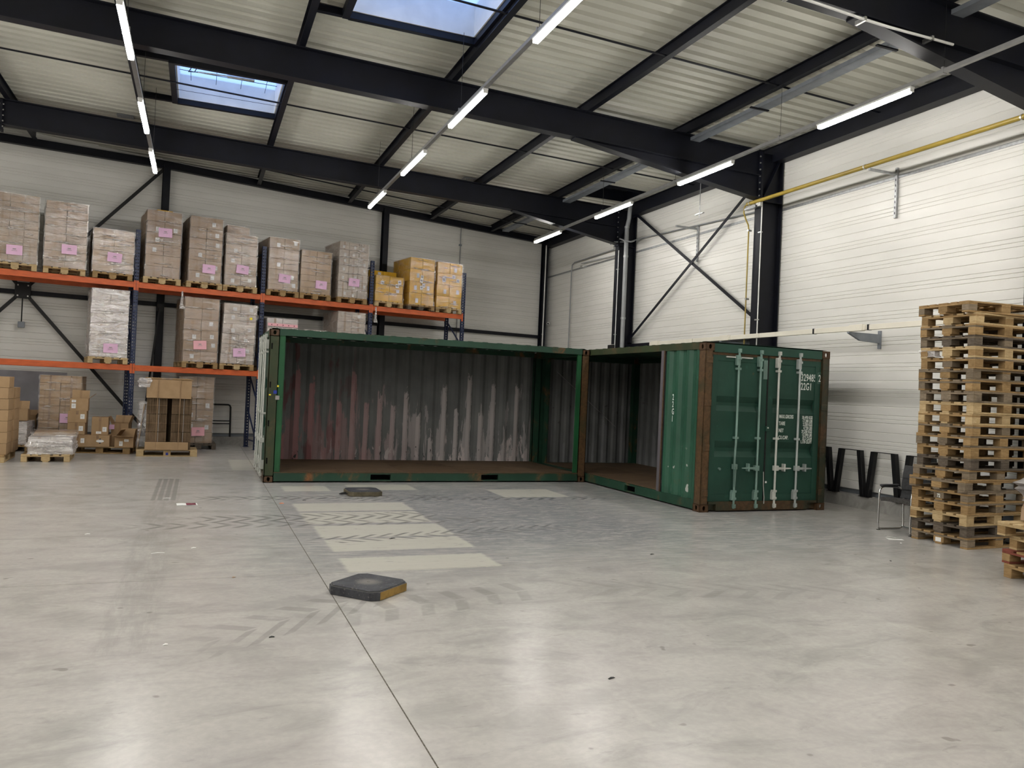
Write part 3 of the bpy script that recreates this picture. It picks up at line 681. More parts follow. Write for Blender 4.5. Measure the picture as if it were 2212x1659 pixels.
smooth(MB().tube([(-.45, 4.5, 5.66), (0, 5.3, 5.74), (0, 7.75, 5.72), (0, 7.92, 5.66), (0, 7.95, 5.4), (0, 7.95, .4)], .018, 8).obj('pipe', 'grey_pipe', t))
smooth(MB().tube([(0, 4.6, 5.55), (0, 7.3, 5.62)], .012, 8).obj('second_pipe', 'grey_pipe', t)); MB().box(-.02, .06, 7.2, 7.34, 5.5, 5.56).obj('clamp', 'zinc', t)
t = thing('downpipe', 'thick grey plastic downpipe beside the far column', 'pipe', (9.0, 4.0, 0))
smooth(MB().tube([(.05, -.05, 6.75), (.04, -.02, 6.3), (0, 0, 6.05), (0, 0, 0)], .055, 14).obj('pipe', 'grey_pipe', t))
for z in (6.05, 5.3, 3.7): MB().tube([(0, 0, z), (0, 0, z + .05)], .064, 14).obj('collar', 'galvanised', t)
MB().tube([(-.14, .10, 5.78), (-.1, -.1, 5.70), (.05, -.15, 5.68), (.2, -.05, 5.74)], .02, 8).obj('hose', 'galvanised', t)
t = thing('switch_box', 'small black box with pale edge on the far column', 'box', (8.88, 4.30, 2.86)); MB().box(-.06, 0, -.14, .14, 0, .18).obj('body', 'steel_black', t, bevel=.006); MB().box(-.064, .0, -.15, .15, .18, .187).obj('lid', 'white_plastic', t)
t = thing('busbar_trunking', 'cream busbar trunking run on brackets along the right wall', 'trunking', (8.80, 0, 2.94))
for y0, y1 in ((-9, -4.2), (-4.19, -1.62), (-1.61, -.75), (-.74, .55), (.56, 2.3)): MB().box(-.03, .03, y0, y1, 0, .085).obj('trunk_length', 'cream_trunk', t, bevel=.004)
for y in (-4.0, -.55, 2.05): MB().box(-.045, .035, y - .14, y + .14, -.008, .10).obj('tap_off_box', 'cream_trunk', t, bevel=.006)
for y in (-3.05, -4.25): MB().box(-.033, .033, y - .02, y + .02, -.004, .089).obj('joint_band', 'steel_black', t)
for y, lab in ((-3.86, 'grey cantilever bracket under the cream trunking on the right wall'), (-.45, 'grey cantilever bracket under the cream trunking beside the middle column'), (-8.9, 'grey cantilever bracket under the cream trunking beyond the pallet stack')):
    t = thing('trunking_bracket', lab, 'bracket', (XW, y, 2.93), group='trunking brackets')
    MB().box(-.03, .0, -.03, .03, -.24, .06).obj('mounting_channel', 'bracket_grey', t, bevel=.003)
    MB().prism([(-.03, 0), (-.70, 0), (-.70, -.02), (-.45, -.13), (-.03, -.15)], lambda a, c, q: (a, q, c), -.025, .025).obj('arm', 'bracket_grey', t)
t = thing('security_camera', 'small white security camera by the far corner post', 'camera', tuple(rk(12.28, WB - .32, 3.98)), TH)
smooth(MB().tube([(0, 0, 0), (-.12, -.16, -.03)], .04, 12).obj('camera_body', 'white_plastic', t)); MB().tube([(.02, .06, .0), (.0, .0, .0)], .02, 8).obj('mount', 'white_plastic', t); MB().disc((-.12, -.16, -.03), (-.6, -.78, -.15), .03, .008, 12).obj('lens', 'steel_black', t)
t = backthing('wall_conduit', 'thin grey conduit running down the back wall right of the rack', 'conduit')
smooth(MB().tube([(8.0, WB - .10, 6.83), (8.75, WB - .10, 6.80), (9.1, WB - .03, 6.68), (9.1, WB - .03, 2.0)], .015, 8).obj('pipe', 'grey_pipe', t))
for z in (4.6, 6.1): MB().box(9.06, 9.14, WB - .05, WB, z, z + .05).obj('clip', 'bracket_grey', t)
t = backthing('corner_conduit', 'pale conduit running down the far corner post', 'conduit'); smooth(MB().tube([(12.14, WB - .225, .1), (12.14, WB - .225, 6.5)], .02, 8).obj('pipe', 'white_plastic', t)); MB().box(12.11, 12.17, WB - .225, WB - .2, 3.6, 3.63).obj('clip', 'zinc', t)
t = thing('rafter_conduit', 'pale conduit clipped under the near rafter, top right', 'conduit', (0, FR[2] - .13, 0))
cpts = [(3.0 + k * .35, 0, 6.19 - .006 * k - .012 * math.sin(k * .9)) for k in range(13)]
smooth(MB().tube(cpts, .016, 8).obj('pipe', 'white_plastic', t))
for k in (2, 5, 8, 11): p_ = cpts[k]; MB().box(p_[0] - .015, p_[0] + .015, -.02, .13, p_[2] - .02, p_[2] + .03).obj('clip', 'zinc', t)

# ------------------------------------------------------------------ containers
def holed(w, h, rx, rz, th):
    """plate in XZ, origin at its centre, thickness along +y, oval hole"""
    o = []; i = []
    for k in range(16):
        a = 2 * PI * k / 16; c, s = math.cos(a), math.sin(a); q = max(abs(c) / (w / 2), abs(s) / (h / 2))
        o.append((c / q, s / q)); i.append((rx * c, rz * s))
    m = MB()
    for y in (0, th): m.v += [(a, y, c) for a, c in o] + [(a, y, c) for a, c in i]
    for k in range(16):
        j = (k + 1) % 16
        m.f += [(k, j, 16 + j, 16 + k), (32 + k, 48 + k, 48 + j, 32 + j), (k, 32 + k, 32 + j, j), (16 + k, 16 + j, 48 + j, 48 + k)]
    # square the corners
    return m
CWx, CWy, CHz = .162, .178, .118
def casting(parent, x, y, z, sx, sy):
    """corner casting with holes; x,y outer corner; sx,sy direction inwards"""
    m = MB()
    def add(mb, fn):
        b_ = len(m.v); m.v += [fn(*q) for q in mb.v]; m.f += [tuple(i + b_ for i in f) for f in mb.f]
    W_, D_, H_ = CWx, CWy, CHz
    add(holed(W_, H_, .026, .038, .012), lambda a, b_, c: (x + sx * (W_/2 + a), y + sy * b_, z + H_/2 + c))
    add(holed(D_, H_, .026, .038, .012), lambda a, b_, c: (x + sx * b_, y + sy * (D_/2 + a), z + H_/2 + c))
    m.box(min(x, x + sx * W_), max(x, x + sx * W_), min(y, y + sy * D_), max(y, y + sy * D_), z, z + .01)
    m.box(min(x, x + sx * W_), max(x, x + sx * W_), min(y, y + sy * D_), max(y, y + sy * D_), z + H_ - .01, z + H_)
    xa, xb = sorted((x + sx * (W_ - .012), x + sx * W_)); m.box(xa, xb, min(y, y + sy * D_), max(y, y + sy * D_), z, z + H_)
    ya, yb = sorted((y + sy * (D_ - .012), y + sy * D_)); m.box(min(x, x + sx * W_), max(x, x + sx * W_), ya, yb, z, z + H_)
    # fill plate corners
    for e in (0, 1):
        for g_ in (0, 1):
            a0 = x + sx * (0 if e == 0 else W_ - .02); zz = z + g_ * (H_ - .02)
            m.box(min(a0, a0 + sx * .02), max(a0, a0 + sx * .02), min(y, y + sy * .012), max(y, y + sy * .012), zz, zz + .02)
            b0 = y + sy * (0 if e == 0 else D_ - .02); m.box(min(x, x + sx * .012), max(x, x + sx * .012), min(b0, b0 + sy * .02), max(b0, b0 + sy * .02), zz, zz + .02)
    return m.obj('corner_casting', 'rust_casting', parent)
def corr(n0, n1, pitch=.278, dep=.036):
    P = []; a = n0; out = 0
    while a < n1 - 1e-6:
        P += [(a, 0), (min(a + .072, n1), 0), (min(a + .072 + .068, n1), dep), (min(a + .072 + .068 + .07, n1), dep)]; a += pitch
    P.append((n1, 0))
    Q = []
    for p_ in P:
        if not Q or p_[0] > Q[-1][0] + 1e-6: Q.append(p_)
    return Q
CH = 2.591
def rail_with_pockets(parent, name, mat, a0, a1, pockets, fn, thick=.05, z0=.02, z1=.17):
    """bottom side rail along axis a with fork pocket openings"""
    m = MB()
    segs = []; s = a0
    for p0, p1 in pockets: segs.append((s, p0)); s = p1
    segs.append((s, a1))
    for s0, s1 in segs: m.quadbox([fn(s0, 0, z0), fn(s1, 0, z0), fn(s1, thick, z0), fn(s0, thick, z0), fn(s0, 0, z1), fn(s1, 0, z1), fn(s1, thick, z1), fn(s0, thick, z1)])
    for p0, p1 in pockets:
        for za, zb in ((z0, z0 + .02), (z1 - .03, z1)): m.quadbox([fn(p0, 0, za), fn(p1, 0, za), fn(p1, thick, za), fn(p0, thick, za), fn(p0, 0, zb), fn(p1, 0, zb), fn(p1, thick, zb), fn(p0, thick, zb)])
    return m.obj(name, mat, parent)
# --- container A: long side open to the room, doors at its left end
LA, WA = 6.03, 2.438
A = thing('shipping_container', 'long green shipping container with its long side cut open, facing the room', 'container', (0, 0, 0), group='green shipping containers')
for x, sx in ((0, 1), (LA, -1)):
    for y, sy in ((0, 1), (WA, -1)):
        casting(A, x, y, 0, sx, sy); casting(A, x, y, CH - CHz, sx, sy)
        xa, xb = sorted((x + sx * .004, x + sx * .165)); ya, yb = sorted((y + sy * .004, y + sy * .14))
        mt = 'green_rusty' if (x == 0 and y == 0) else ('rust_post' if y == 0 else 'green_rail')
        m = MB(); m.box(xa, xb, ya, ya + .012, CHz, CH - CHz); m.box(xa, xb, yb - .012, yb, CHz, CH - CHz); m.box(xa, xa + .012, ya, yb, CHz, CH - CHz); m.box(xb - .012, xb, ya, yb, CHz, CH - CHz)
        m.obj('corner_post', mt, A)
MB().box(.165, .25, .02, .035, .17, CH - .09).obj('side_wall_edge', 'green_bright', A); MB().box(.225, .265, .035, .10, .17, CH - .09).obj('side_wall_return', 'green_bright', A)
MB().box(LA - .25, LA - .165, .02, .06, .17, CH - .09).obj('side_wall_edge', 'green_bright', A)
rail_with_pockets(A, 'bottom_side_rail', 'green_rail', .16, LA - .16, [(1.81, 2.17), (3.88, 4.22)], lambda a, b_, z: (a, .004 + b_, z), .06, .025, .17)
MB().box(.16, LA - .16, -.004, .07, .165, .178).obj('rail_lip', 'rust_post', A)
rail_with_pockets(A, 'bottom_side_rail', 'green_rail', .16, LA - .16, [(1.81, 2.17), (3.88, 4.22)], lambda a, b_, z: (a, WA - .004 - b_, z), .06, .025, .17)
MB().box(.16, LA - .16, .004, .065, CH - .10, CH + .010).obj('top_side_rail', 'green_rail', A); MB().box(.16, LA - .16, WA - .065, WA - .004, CH - .10, CH + .010).obj('top_side_rail', 'green_rail', A)
MB().strip(corr(.16, LA - .16, .278, .036), lambda a, c, t_: (a, WA - .045 + c, t_), .17, CH - .03, .004).obj('back_panel', 'interior_scraped', A)
MB().strip([(a, -c * .55) for a, c in corr(.05, LA - .05, .29, .036)], lambda a, c, t_: (a, t_, CH - .02 + c + .036), .03, WA - .03, .003).obj('roof_panel', 'green_rail', A)
for k in range(5):
    x0 = .16 + k * (LA - .32) / 5; MB().box(x0 + .002, x0 + (LA - .32) / 5 - .002, .07, WA / 2 - .002, .15, .175).obj('floor_board', 'plywood_brown', A); MB().box(x0 + .002, x0 + (LA - .32) / 5 - .002, WA / 2 + .002, WA - .06, .15, .175).obj('floor_board', 'plywood_brown', A)
for k in range(12): MB().box(.3 + k * .49, .35 + k * .49, .06, WA - .06, .05, .15).obj('cross_member', 'steel_black', A)
MB().box(LA - .004, LA + .026, WA - .13, WA - .012, .02, CH - .02).obj('light_gap_filler', 'green_rail', A)  # added strip, closes the bright slit between the two containers
# header beams at both ends (right end wall has been cut away)
MB().box(LA - .16, LA - .004, .16, WA - .16, CH - .12, CH + .006).obj('end_header', 'green_rail', A); MB().box(LA - .12, LA - .004, .16, WA - .16, .02, .17).obj('end_sill', 'green_rail', A)
MB().box(.004, .14, .16, WA - .16, CH - .13, CH - .01).obj('end_header', 'green_rail', A); MB().box(.004, .14, .16, WA - .16, .02, .15).obj('end_sill', 'sill_rust', A)
MB().box(.02, .04, .15, WA - .15, .02, .14).obj('sill_face', 'sill_rust', A)
def door_leaf(parent, x0, x1, fn, mat, rods, rodmats, handle_dir, swing_handle=True, mirror=1):
    """door leaf spanning x0..x1 in plane; fn(x, depth, z) with depth positive into the container"""
    prof = [(.17, 0), (.845, 0), (.93, .058), (.985, .058), (1.09, 0), (1.555, 0), (1.64, .058), (1.69, .058), (1.785, 0), (2.445, 0)]
    m = MB(); a0, a1 = x0 + .10, x1 - .10
    k = len(prof)
    d = MB().strip([(z, dep) for z, dep in prof], lambda z, dep, t_: fn(a0 + (a1 - a0) * t_, dep + .012, z), 0, 1, .004)
    door = d.obj('door', mat, parent)
    fm = MB()
    for q0, q1 in ((x0, x0 + .105), (x1 - .105, x1)):
        p_ = [fn(q0, 0, .16), fn(q1, 0, .16), fn(q1, .05, .16), fn(q0, .05, .16), fn(q0, 0, 2.455), fn(q1, 0, 2.455), fn(q1, .05, 2.455), fn(q0, .05, 2.455)]; fm.quadbox(p_)
    for za, zb in ((.16, .27), (2.33, 2.455)):
        fm.quadbox([fn(x0, .002, za), fn(x1, .002, za), fn(x1, .05, za), fn(x0, .05, za), fn(x0, .002, zb), fn(x1, .002, zb), fn(x1, .05, zb), fn(x0, .05, zb)])
    fm.obj('door_frame', mat, door)
    def lb(name, q0, q1, d0, d1, z0, z1, mt): MB().quadbox([fn(q0, d0, z0), fn(q1, d0, z0), fn(q1, d1, z0), fn(q0, d1, z0), fn(q0, d0, z1), fn(q1, d0, z1), fn(q1, d1, z1), fn(q0, d1, z1)]).obj(name, mt, door, bevel=.003)
    for i, rx in enumerate(rods):
        pts = [fn(rx, -.045, z) for z in (.05, .3, .75, .95, 1.05, 1.4, 2.0, 2.3, 2.53)]
        if i == 0 and mirror == 1 and swing_handle: pts[2] = fn(rx - .012, -.045, .78); pts[3] = fn(rx - .006, -.045, .98)
        smooth(MB().tube(pts, .0175, 10).obj('lock_rod', rodmats[i], door))
        for z in (.19, .30, 1.13, 2.20, 2.36): lb('rod_bracket', rx - .035, rx + .035, -.066, .002, z, z + .035, rodmats[i])
        lb('cam_keeper', rx - .045, rx + .02, -.06, .0, 2.27, 2.43, rodmats[i]); lb('cam_keeper', rx - .045, rx + .02, -.06, .0, .18, .31, rodmats[i])
        lb('cam', rx - .02, rx + .028, -.07, -.01, 2.47, 2.53, rodmats[i]); lb('cam', rx - .02, rx + .028, -.07, -.01, .06, .12, rodmats[i])
        if not (i == 0 and swing_handle and mirror == 1):
            hx = rx + handle_dir * .30
            MB().quadbox([fn(rx, -.065, .655), fn(hx, -.065, .672), fn(hx, -.05, .672), fn(rx, -.05, .655), fn(rx, -.065, .700), fn(hx, -.065, .688), fn(hx, -.05, .688), fn(rx, -.05, .700)]).obj('handle', rodmats[i], door)
            lb('handle_hub', rx - .03 if handle_dir > 0 else rx - .05, rx + .05 if handle_dir > 0 else rx + .03, -.07, -.01, .64, .72, rodmats[i])
            lb('handle_catch', rx + handle_dir * .17 - .011, rx + handle_dir * .17 + .011, -.075, .0, .63, .75, rodmats[i])
        else:
            MB().bar(fn(rx - .01, -.07, .70), fn(rx - .02, -.07, .40), .02, .03).obj('handle', rodmats[i], door); lb('handle_hub', rx - .04, rx + .03, -.07, -.01, .66, .74, rodmats[i])
    return door
fA = lambda x, d, z: (d + .03, x, z)
door_leaf(A, .15, 1.212, fA, 'green_dark', (.50, .92), ('rod_white', 'rod_white'), 1, False); door_leaf(A, 1.226, 2.288, fA, 'green_dark', (1.46, 1.92), ('rod_white', 'rod_white'), -1, False)
for z in (.32, .95, 1.60, 2.25):
    MB().box(.012, .06, .11, .17, z, z + .10).obj('hinge', 'green_rusty', A, bevel=.004); MB().box(.03, .055, -.001, .006, z, z + .10).obj('hinge_slot', 'dark_gap', A)
MB().box(.10, .155, .0, .005, 1.50, 1.555).obj('blue_sticker', 'sticker_blue', A, rot=None, label='small blue square sticker'); MB().box(.155, .185, .0, .005, 1.615, 1.645).obj('yellow_sticker', 'sticker_yellow', A); MB().box(.028, .062, .0, .005, 1.468, 1.49).obj('yellow_sticker', 'sticker_yellow', A)
MB().box(.135, .20, .0, .005, 1.40, 1.47).obj('paint_mark', 'dull_wrap', A)
# --- container B: doors to the camera, left side mostly cut away
B = thing('shipping_container', 'green shipping container with closed doors and white lock rods facing the camera', 'container', (6.068, -3.757, 0), math.radians(.35), group='green shipping containers')
LB, WBx = 6.058, 2.438
for x, sx in ((0, 1), (WBx, -1)):
    for y, sy in ((0, 1), (LB, -1)):
        casting(B, x, y, 0, sx, sy); casting(B, x, y, CH - CHz, sx, sy)
        xa, xb = sorted((x + sx * .004, x + sx * .14)); ya, yb = sorted((y + sy * .004, y + sy * .165))
        mt = 'rust_post' if (y == 0 and x == 0) else ('sill_rust' if y == 0 else 'green_rail')
        m = MB(); m.box(xa, xb, ya, ya + .012, CHz, CH - CHz); m.box(xa, xb, yb - .012, yb, CHz, CH - CHz); m.box(xa, xa + .012, ya, yb, CHz, CH - CHz); m.box(xb - .012, xb, ya, yb, CHz, CH - CHz)
        m.obj('corner_post', mt, B)
STUB = 1.15
MB().strip([(a, c) for a, c in corr(.165, STUB, .278, .036)], lambda a, c, t_: (.012 + c, a, t_), .17, CH - .03, .004).obj('side_panel', 'green_side', B)
MB().box(.0, .10, STUB - .005, STUB + .075, .17, CH - .09).obj('opening_frame', 'frame_mauve', B); MB().box(.002, .012, STUB - .03, STUB + .0, .17, CH - .09).obj('cut_edge', 'rust_casting', B)
rail_with_pockets(B, 'bottom_side_rail', 'green_rail', .16, LB - .16, [(1.90, 2.25), (3.8, 4.15)], lambda a, b_, z: (.004 + b_, a, z), .06, .025, .17)
rail_with_pockets(B, 'bottom_side_rail', 'green_rail', .16, LB - .16, [(1.90, 2.25), (3.8, 4.15)], lambda a, b_, z: (WBx - .004 - b_, a, z), .06, .025, .17)
MB().box(.004, .065, .16, LB - .16, CH - .10, CH + .010).obj('top_side_rail', 'green_rusty', B); MB().box(WBx - .065, WBx - .004, .16, LB - .16, CH - .10, CH + .010).obj('top_side_rail', 'green_rail', B)
MB().strip([(a, c) for a, c in corr(.165, LB - .165, .278, .036)], lambda a, c, t_: (WBx - .045 + c, a, t_), .17, CH - .03, .004).obj('side_panel', 'interior_grey', B)
MB().strip([(a, c) for a, c in corr(.14, WBx - .14, .245, .042)], lambda a, c, t_: (a, LB - .05 + c, t_), .17, CH - .03, .004).obj('end_panel', 'interior_grey', B)
MB().bar((.35, LB - .062, 2.2), (1.9, LB - .062, 1.0), .006, .012).obj('diagonal_bead', 'grey_rail', B)  # thin grey diagonal line across the end panel
MB().strip([(a, -c * .55) for a, c in corr(.05, LB - .05, .29, .036)], lambda a, c, t_: (t_, a, CH - .02 + c + .036), .03, WBx - .03, .003).obj('roof_panel', 'green_rail', B)
for k in range(5):
    y0 = .16 + k * (LB - .32) / 5; yl = (LB - .32) / 5 - .002; MB().box(.07, WBx / 2 - .002, y0 + .002, y0 + yl, .15, .175).obj('floor_board', 'plywood_brown', B); MB().box(WBx / 2 + .002, WBx - .06, y0 + .002, y0 + yl, .15, .175).obj('floor_board', 'plywood_brown', B)
for k in range(12): MB().box(.06, WBx - .06, .3 + k * .49, .35 + k * .49, .05, .15).obj('cross_member', 'steel_black', B)
MB().box(.16, WBx - .16, LB - .14, LB - .004, CH - .12, CH + .006).obj('end_header', 'green_rail', B); MB().box(.16, WBx - .16, LB - .12, LB - .004, .02, .17).obj('end_sill', 'green_rail', B)
MB().box(.16, WBx - .16, .004, .16, CH - .135, CH - .004).obj('door_header', 'green_dark', B); MB().box(.16, WBx - .16, .03, .06, CH - .175, CH - .135).obj('header_gap', 'rust_post', B)
m = MB(); m.box(.30, WBx - .36, .004, .10, .02, .16); m.box(.16, .30, .06, .10, .02, .16); m.box(WBx - .36, WBx - .16, .06, .10, .02, .16); m.box(.16, .30, .004, .10, .12, .16); m.box(WBx - .36, WBx - .16, .004, .10, .12, .16); m.obj('door_sill', 'sill_rust', B)
fB = lambda x, d, z: (x, d + .035, z)
dl = door_leaf(B, .15, 1.212, fB, 'green_dark', (.62, 1.04), ('rod_green', 'rod_green'), -1)
dr = door_leaf(B, 1.226, 2.288, fB, 'green_dark', (1.40, 1.82), ('rod_white', 'rod_silver'), 1, False)
MB().box(1.205, 1.233, .030, .05, .16, 2.45).obj('door_seal', 'rubber_black', B)
MB().box(.40, .90, .012, .034, 2.385, 2.405).obj('header_strip', 'rod_white', B); MB().box(1.36, 1.44, .012, .034, 2.37, 2.385).obj('header_strip', 'rod_white', B)
MB().box(1.20, 1.26, .0, .034, 1.26, 1.34).obj('seal_plate', 'green_dark', B, bevel=.004); MB().disc((1.23, .0, 1.315), (0, -1, 0), .013, .008, 10).obj('seal_bolt', 'rod_white', B)
smooth(MB().tube([(1.195, .02, .62), (1.20, .015, .4), (1.21, .0, .22), (1.20, -.01, .12)], .006, 6).obj('seal_wire', 'rod_white', B)); MB().box(1.245, 1.275, .028, .034, .44, .47).obj('white_sticker', 'paper_white', B)
MB().box(1.13, 1.205, .030, .0345, 2.08, 2.38).obj('repaint_patch', 'rod_green', B)
MB().disc((.36, .047, .66), (0, -1, 0), .022, .03, 8).obj('catch_stub', 'rod_green', B); MB().box(.19, .255, .044, .0465, .37, .62).obj('rust_patch', 'rust_casting', B)
for z in (.24, .93, 1.62, 2.28):
    for xs, q in ((.085, 1), (WBx - .085, -1)): MB().box(xs - .055, xs + .055, -.006, .034, z, z + .10).obj('hinge', 'rust_post' if q > 0 else 'sill_rust', B, bevel=.005)
def lettering(txt, parent, loc, size, sx=.62, rot=(PI / 2, 0, 0), align='LEFT'):
    c = bpy.data.curves.new('lettering_curve', 'FONT'); c.body = txt; c.size = size * 1.38; c.extrude = .0012; c.align_x = align; c.space_character = 1.08; c.offset = .002
    c.materials.append(M['lettering_white']); tmp = bpy.data.objects.new('lettering_tmp', c); C.objects.link(tmp)
    dg = bpy.context.evaluated_depsgraph_get(); me = bpy.data.meshes.new_from_object(tmp.evaluated_get(dg)); me.name = 'lettering'; bpy.data.objects.remove(tmp); bpy.data.curves.remove(c)
    o = bpy.data.objects.new('lettering', me); C.objects.link(o); o.parent = parent; o.location = loc; o.rotation_euler = rot; o.scale = (sx, 1, 1); return o
yB = .034
lettering('329485', B, (1.895, yB + .012, 2.09), .118, .60); lettering('2', B, (2.245, yB, 2.09), .118, .60); lettering('22G1', B, (1.895, yB + .012, 1.945), .118, .60)
m = MB()
for a in ((2.232, 2.310, 2.062, 2.066), (2.232, 2.310, 2.232, 2.236), (2.232, 2.236, 2.062, 2.236), (2.306, 2.310, 2.062, 2.236)): m.box(a[0], a[1], yB - .001, yB + .001, a[2], a[3])
m.obj('check_digit_frame', 'rod_green', B)
for txt, z in (('MAX.GROSS', 1.475), ('TARE', 1.365), ('NET', 1.252), ('CU.CAP.', 1.14)): lettering(txt, B, (1.485, yB + .012, z), .058, .62)
for k, txt in enumerate(('30.480 KGS', '67.200 LBS', '2.230 KGS', '4.920 LBS', '28.250 KGS', '62.280 LBS', '33.2 CU.M', '1.170 CU.FT')): lettering(txt, B, (2.165, yB + .012, 1.475 - k * .0565), .050, .60, align='RIGHT')
for k, ch in enumerate('22G1'): lettering(ch, B, (.008, .86, 1.69 - k * .116), .098, .60, (PI / 2, 0, -PI / 2))

# ------------------------------------------------------------------ wooden pallets
PM = {}
def pallet_meshes(mat):
    if mat in PM: return PM[mat]
    d = {}
    d['wide'] = MB().box(-.0725, .0725, 0, 1.2, .122, .144).mesh('deck_board', mat, .003); d['narrow'] = MB().box(-.05, .05, 0, 1.2, .122, .144).mesh('deck_board', mat, .003)
    d['string'] = MB().box(-.4, .4, 0, .145, .100, .122).mesh('stringer_board', mat, .003); d['bottom'] = MB().box(-.05, .05, 0, 1.2, 0, .022).mesh('bottom_board', mat, .003)
    d['block'] = MB().box(-.05, .05, 0, .145, .022, .100).mesh('block', mat, .004); d['cblock'] = MB().box(-.0725, .0725, 0, .145, .022, .100).mesh('block', mat, .004)
    PM[mat] = d; return d
def pallet(label, loc, rz, mat, group, mix=None, lite=False):
    """front is the 0.8 m side at y=0, runs 1.2 m back"""
    t = thing('wooden_pallet', label, 'pallet', loc, rz, group); d = pallet_meshes(mat); e = pallet_meshes(mix or mat)
    for i, x in enumerate((-.3275, -.17, 0, .17, .3275)): ob('deck_board', (d if random.random() < .7 else e)['wide' if i in (0, 2, 4) else 'narrow'], t, (x, 0, 0))
    for y in (0, .5275, 1.055): ob('stringer_board', (d if random.random() < .7 else e)['string'], t, (0, y, 0))
    for i, x in enumerate((-.35, 0, .35)):
        ob('bottom_board', d['bottom'], t, (x, 0, 0))
        for y in (0, .5275, 1.055): ob('block', (d if random.random() < .7 else e)['cblock' if i == 1 else 'block'], t, (x, y, 0))
    return t

# ------------------------------------------------------------------ pallet rack
R = thing('pallet_rack', 'blue and orange pallet rack along the back wall', 'rack', tuple(RO), TH)
UP = [-2.82, 0.0, 2.83, 5.66, 8.43]; RD = 1.05
def upright_mesh():
    m = MB(); us_ = [-.05, -.034, -.012, .012, .034, .05]; z = 0.0; zs = [0.0]
    while z < 4.98: zs += [z + .045, z + .075]; z += .075
    zs = [q for q in zs if q < 5.02] + [5.02]
    idx = {}
    for i, u in enumerate(us_):
        for j, q in enumerate(zs): idx[i, j] = len(m.v); m.v.append((u, 0, q))
    for i in range(5):
        for j in range(len(zs) - 1):
            if i in (1, 3) and j % 2 == 1 and j < len(zs) - 2: continue
            m.f.append((idx[i, j], idx[i+1, j], idx[i+1, j+1], idx[i, j+1]))
    m.box(-.05, -.047, 0, .07, 0, 5.02); m.box(.047, .05, 0, .07, 0, 5.02); m.box(-.05, -.03, .067, .07, 0, 5.02); m.box(.03, .05, .067, .07, 0, 5.02)
    return m.mesh('upright', 'rack_blue')
up_me = upright_mesh()
foot_me = MB().box(-.07, .07, -.03, .11, 0, .008).mesh('foot_plate', 'rack_blue')
for i, u in enumerate(UP):
    for w, rz in ((0, 0), (RD, PI)):
        q = ob('upright', up_me, R, (u, w, 0), (0, 0, rz)); ob('foot_plate', foot_me, q)
    for k in range(6):
        z = .25 + k * .9
        MB().bar((u, .04, z), (u, RD - .04, z + (.75 if k % 2 == 0 else .75)), .03, .03).obj('frame_brace', 'rack_blue', R) if k < 5 else None
    for z in (.2, 4.85): MB().bar((u, .05, z), (u, RD - .05, z), .03, .03).obj('frame_tie', 'rack_blue', R)
for i in range(4):
    u0, u1 = UP[i] + .052, UP[i+1] - .052
    for zt in (3.83, 1.94):
        if zt < 2 and i == 3: continue
        for w0, w1, s in ((-.002, .048, 1), (RD - .048, RD + .002, -1)):
            bm_ = MB(); bm_.box(u0, u1, w0, w1, zt - .13, zt)
            o = bm_.obj('load_beam', 'rack_orange', R, bevel=.004)
            f0 = -.006 if s == 1 else RD + .002
            for ue, ud in ((u0, -1), (u1, 1)):
                MB().box(min(ue, ue + ud * .048), max(ue, ue + ud * .048), f0, f0 + .005, zt - .19, zt + .03).obj('beam_connector', 'rack_orange', o)
        if zt > 2 and i == 0: pass

# ------------------------------------------------------------------ loads of cartons wrapped in film
from mathutils import noise as mn
def film_shell(w, d, h, seed, top=True, amp=.022, off=.012, z0=-.01, skew=0.0):
    m = MB(); n = 14; per = []
    for k in range(n): per.append((-w/2 + w * k / n, -d/2))
    for k in range(n): per.append((w/2, -d/2 + d * k / n))
    for k in range(n): per.append((w/2 - w * k / n, d/2))
    for k in range(n): per.append((-w/2, d/2 - d * k / n))
    rows = max(8, int(h / .055)); N_ = len(per)
    for j in range(rows + 1):
        z = z0 + (h - z0 + .008) * j / rows
        for k, (x, y) in enumerate(per):
            l = math.hypot(x / w, y / d); v = mn.noise(Vector((x * 3 + seed * 7.1, y * 3, z * 11))) + .6 * mn.noise(Vector((x * 7, y * 7 + seed, z * 23)))
            e = off + amp * max(-.35, v)
            sx = 1 + e / (w / 2); sy = 1 + e / (d / 2); m.v.append((x * sx + skew * z, y * sy, z))
    for j in range(rows):
        for k in range(N_):
            q = (k + 1) % N_; m.f.append((j * N_ + k, j * N_ + q, (j + 1) * N_ + q, (j + 1) * N_ + k))
    if top: m.f.append(tuple(rows * N_ + k for k in range(N_)))
    return m
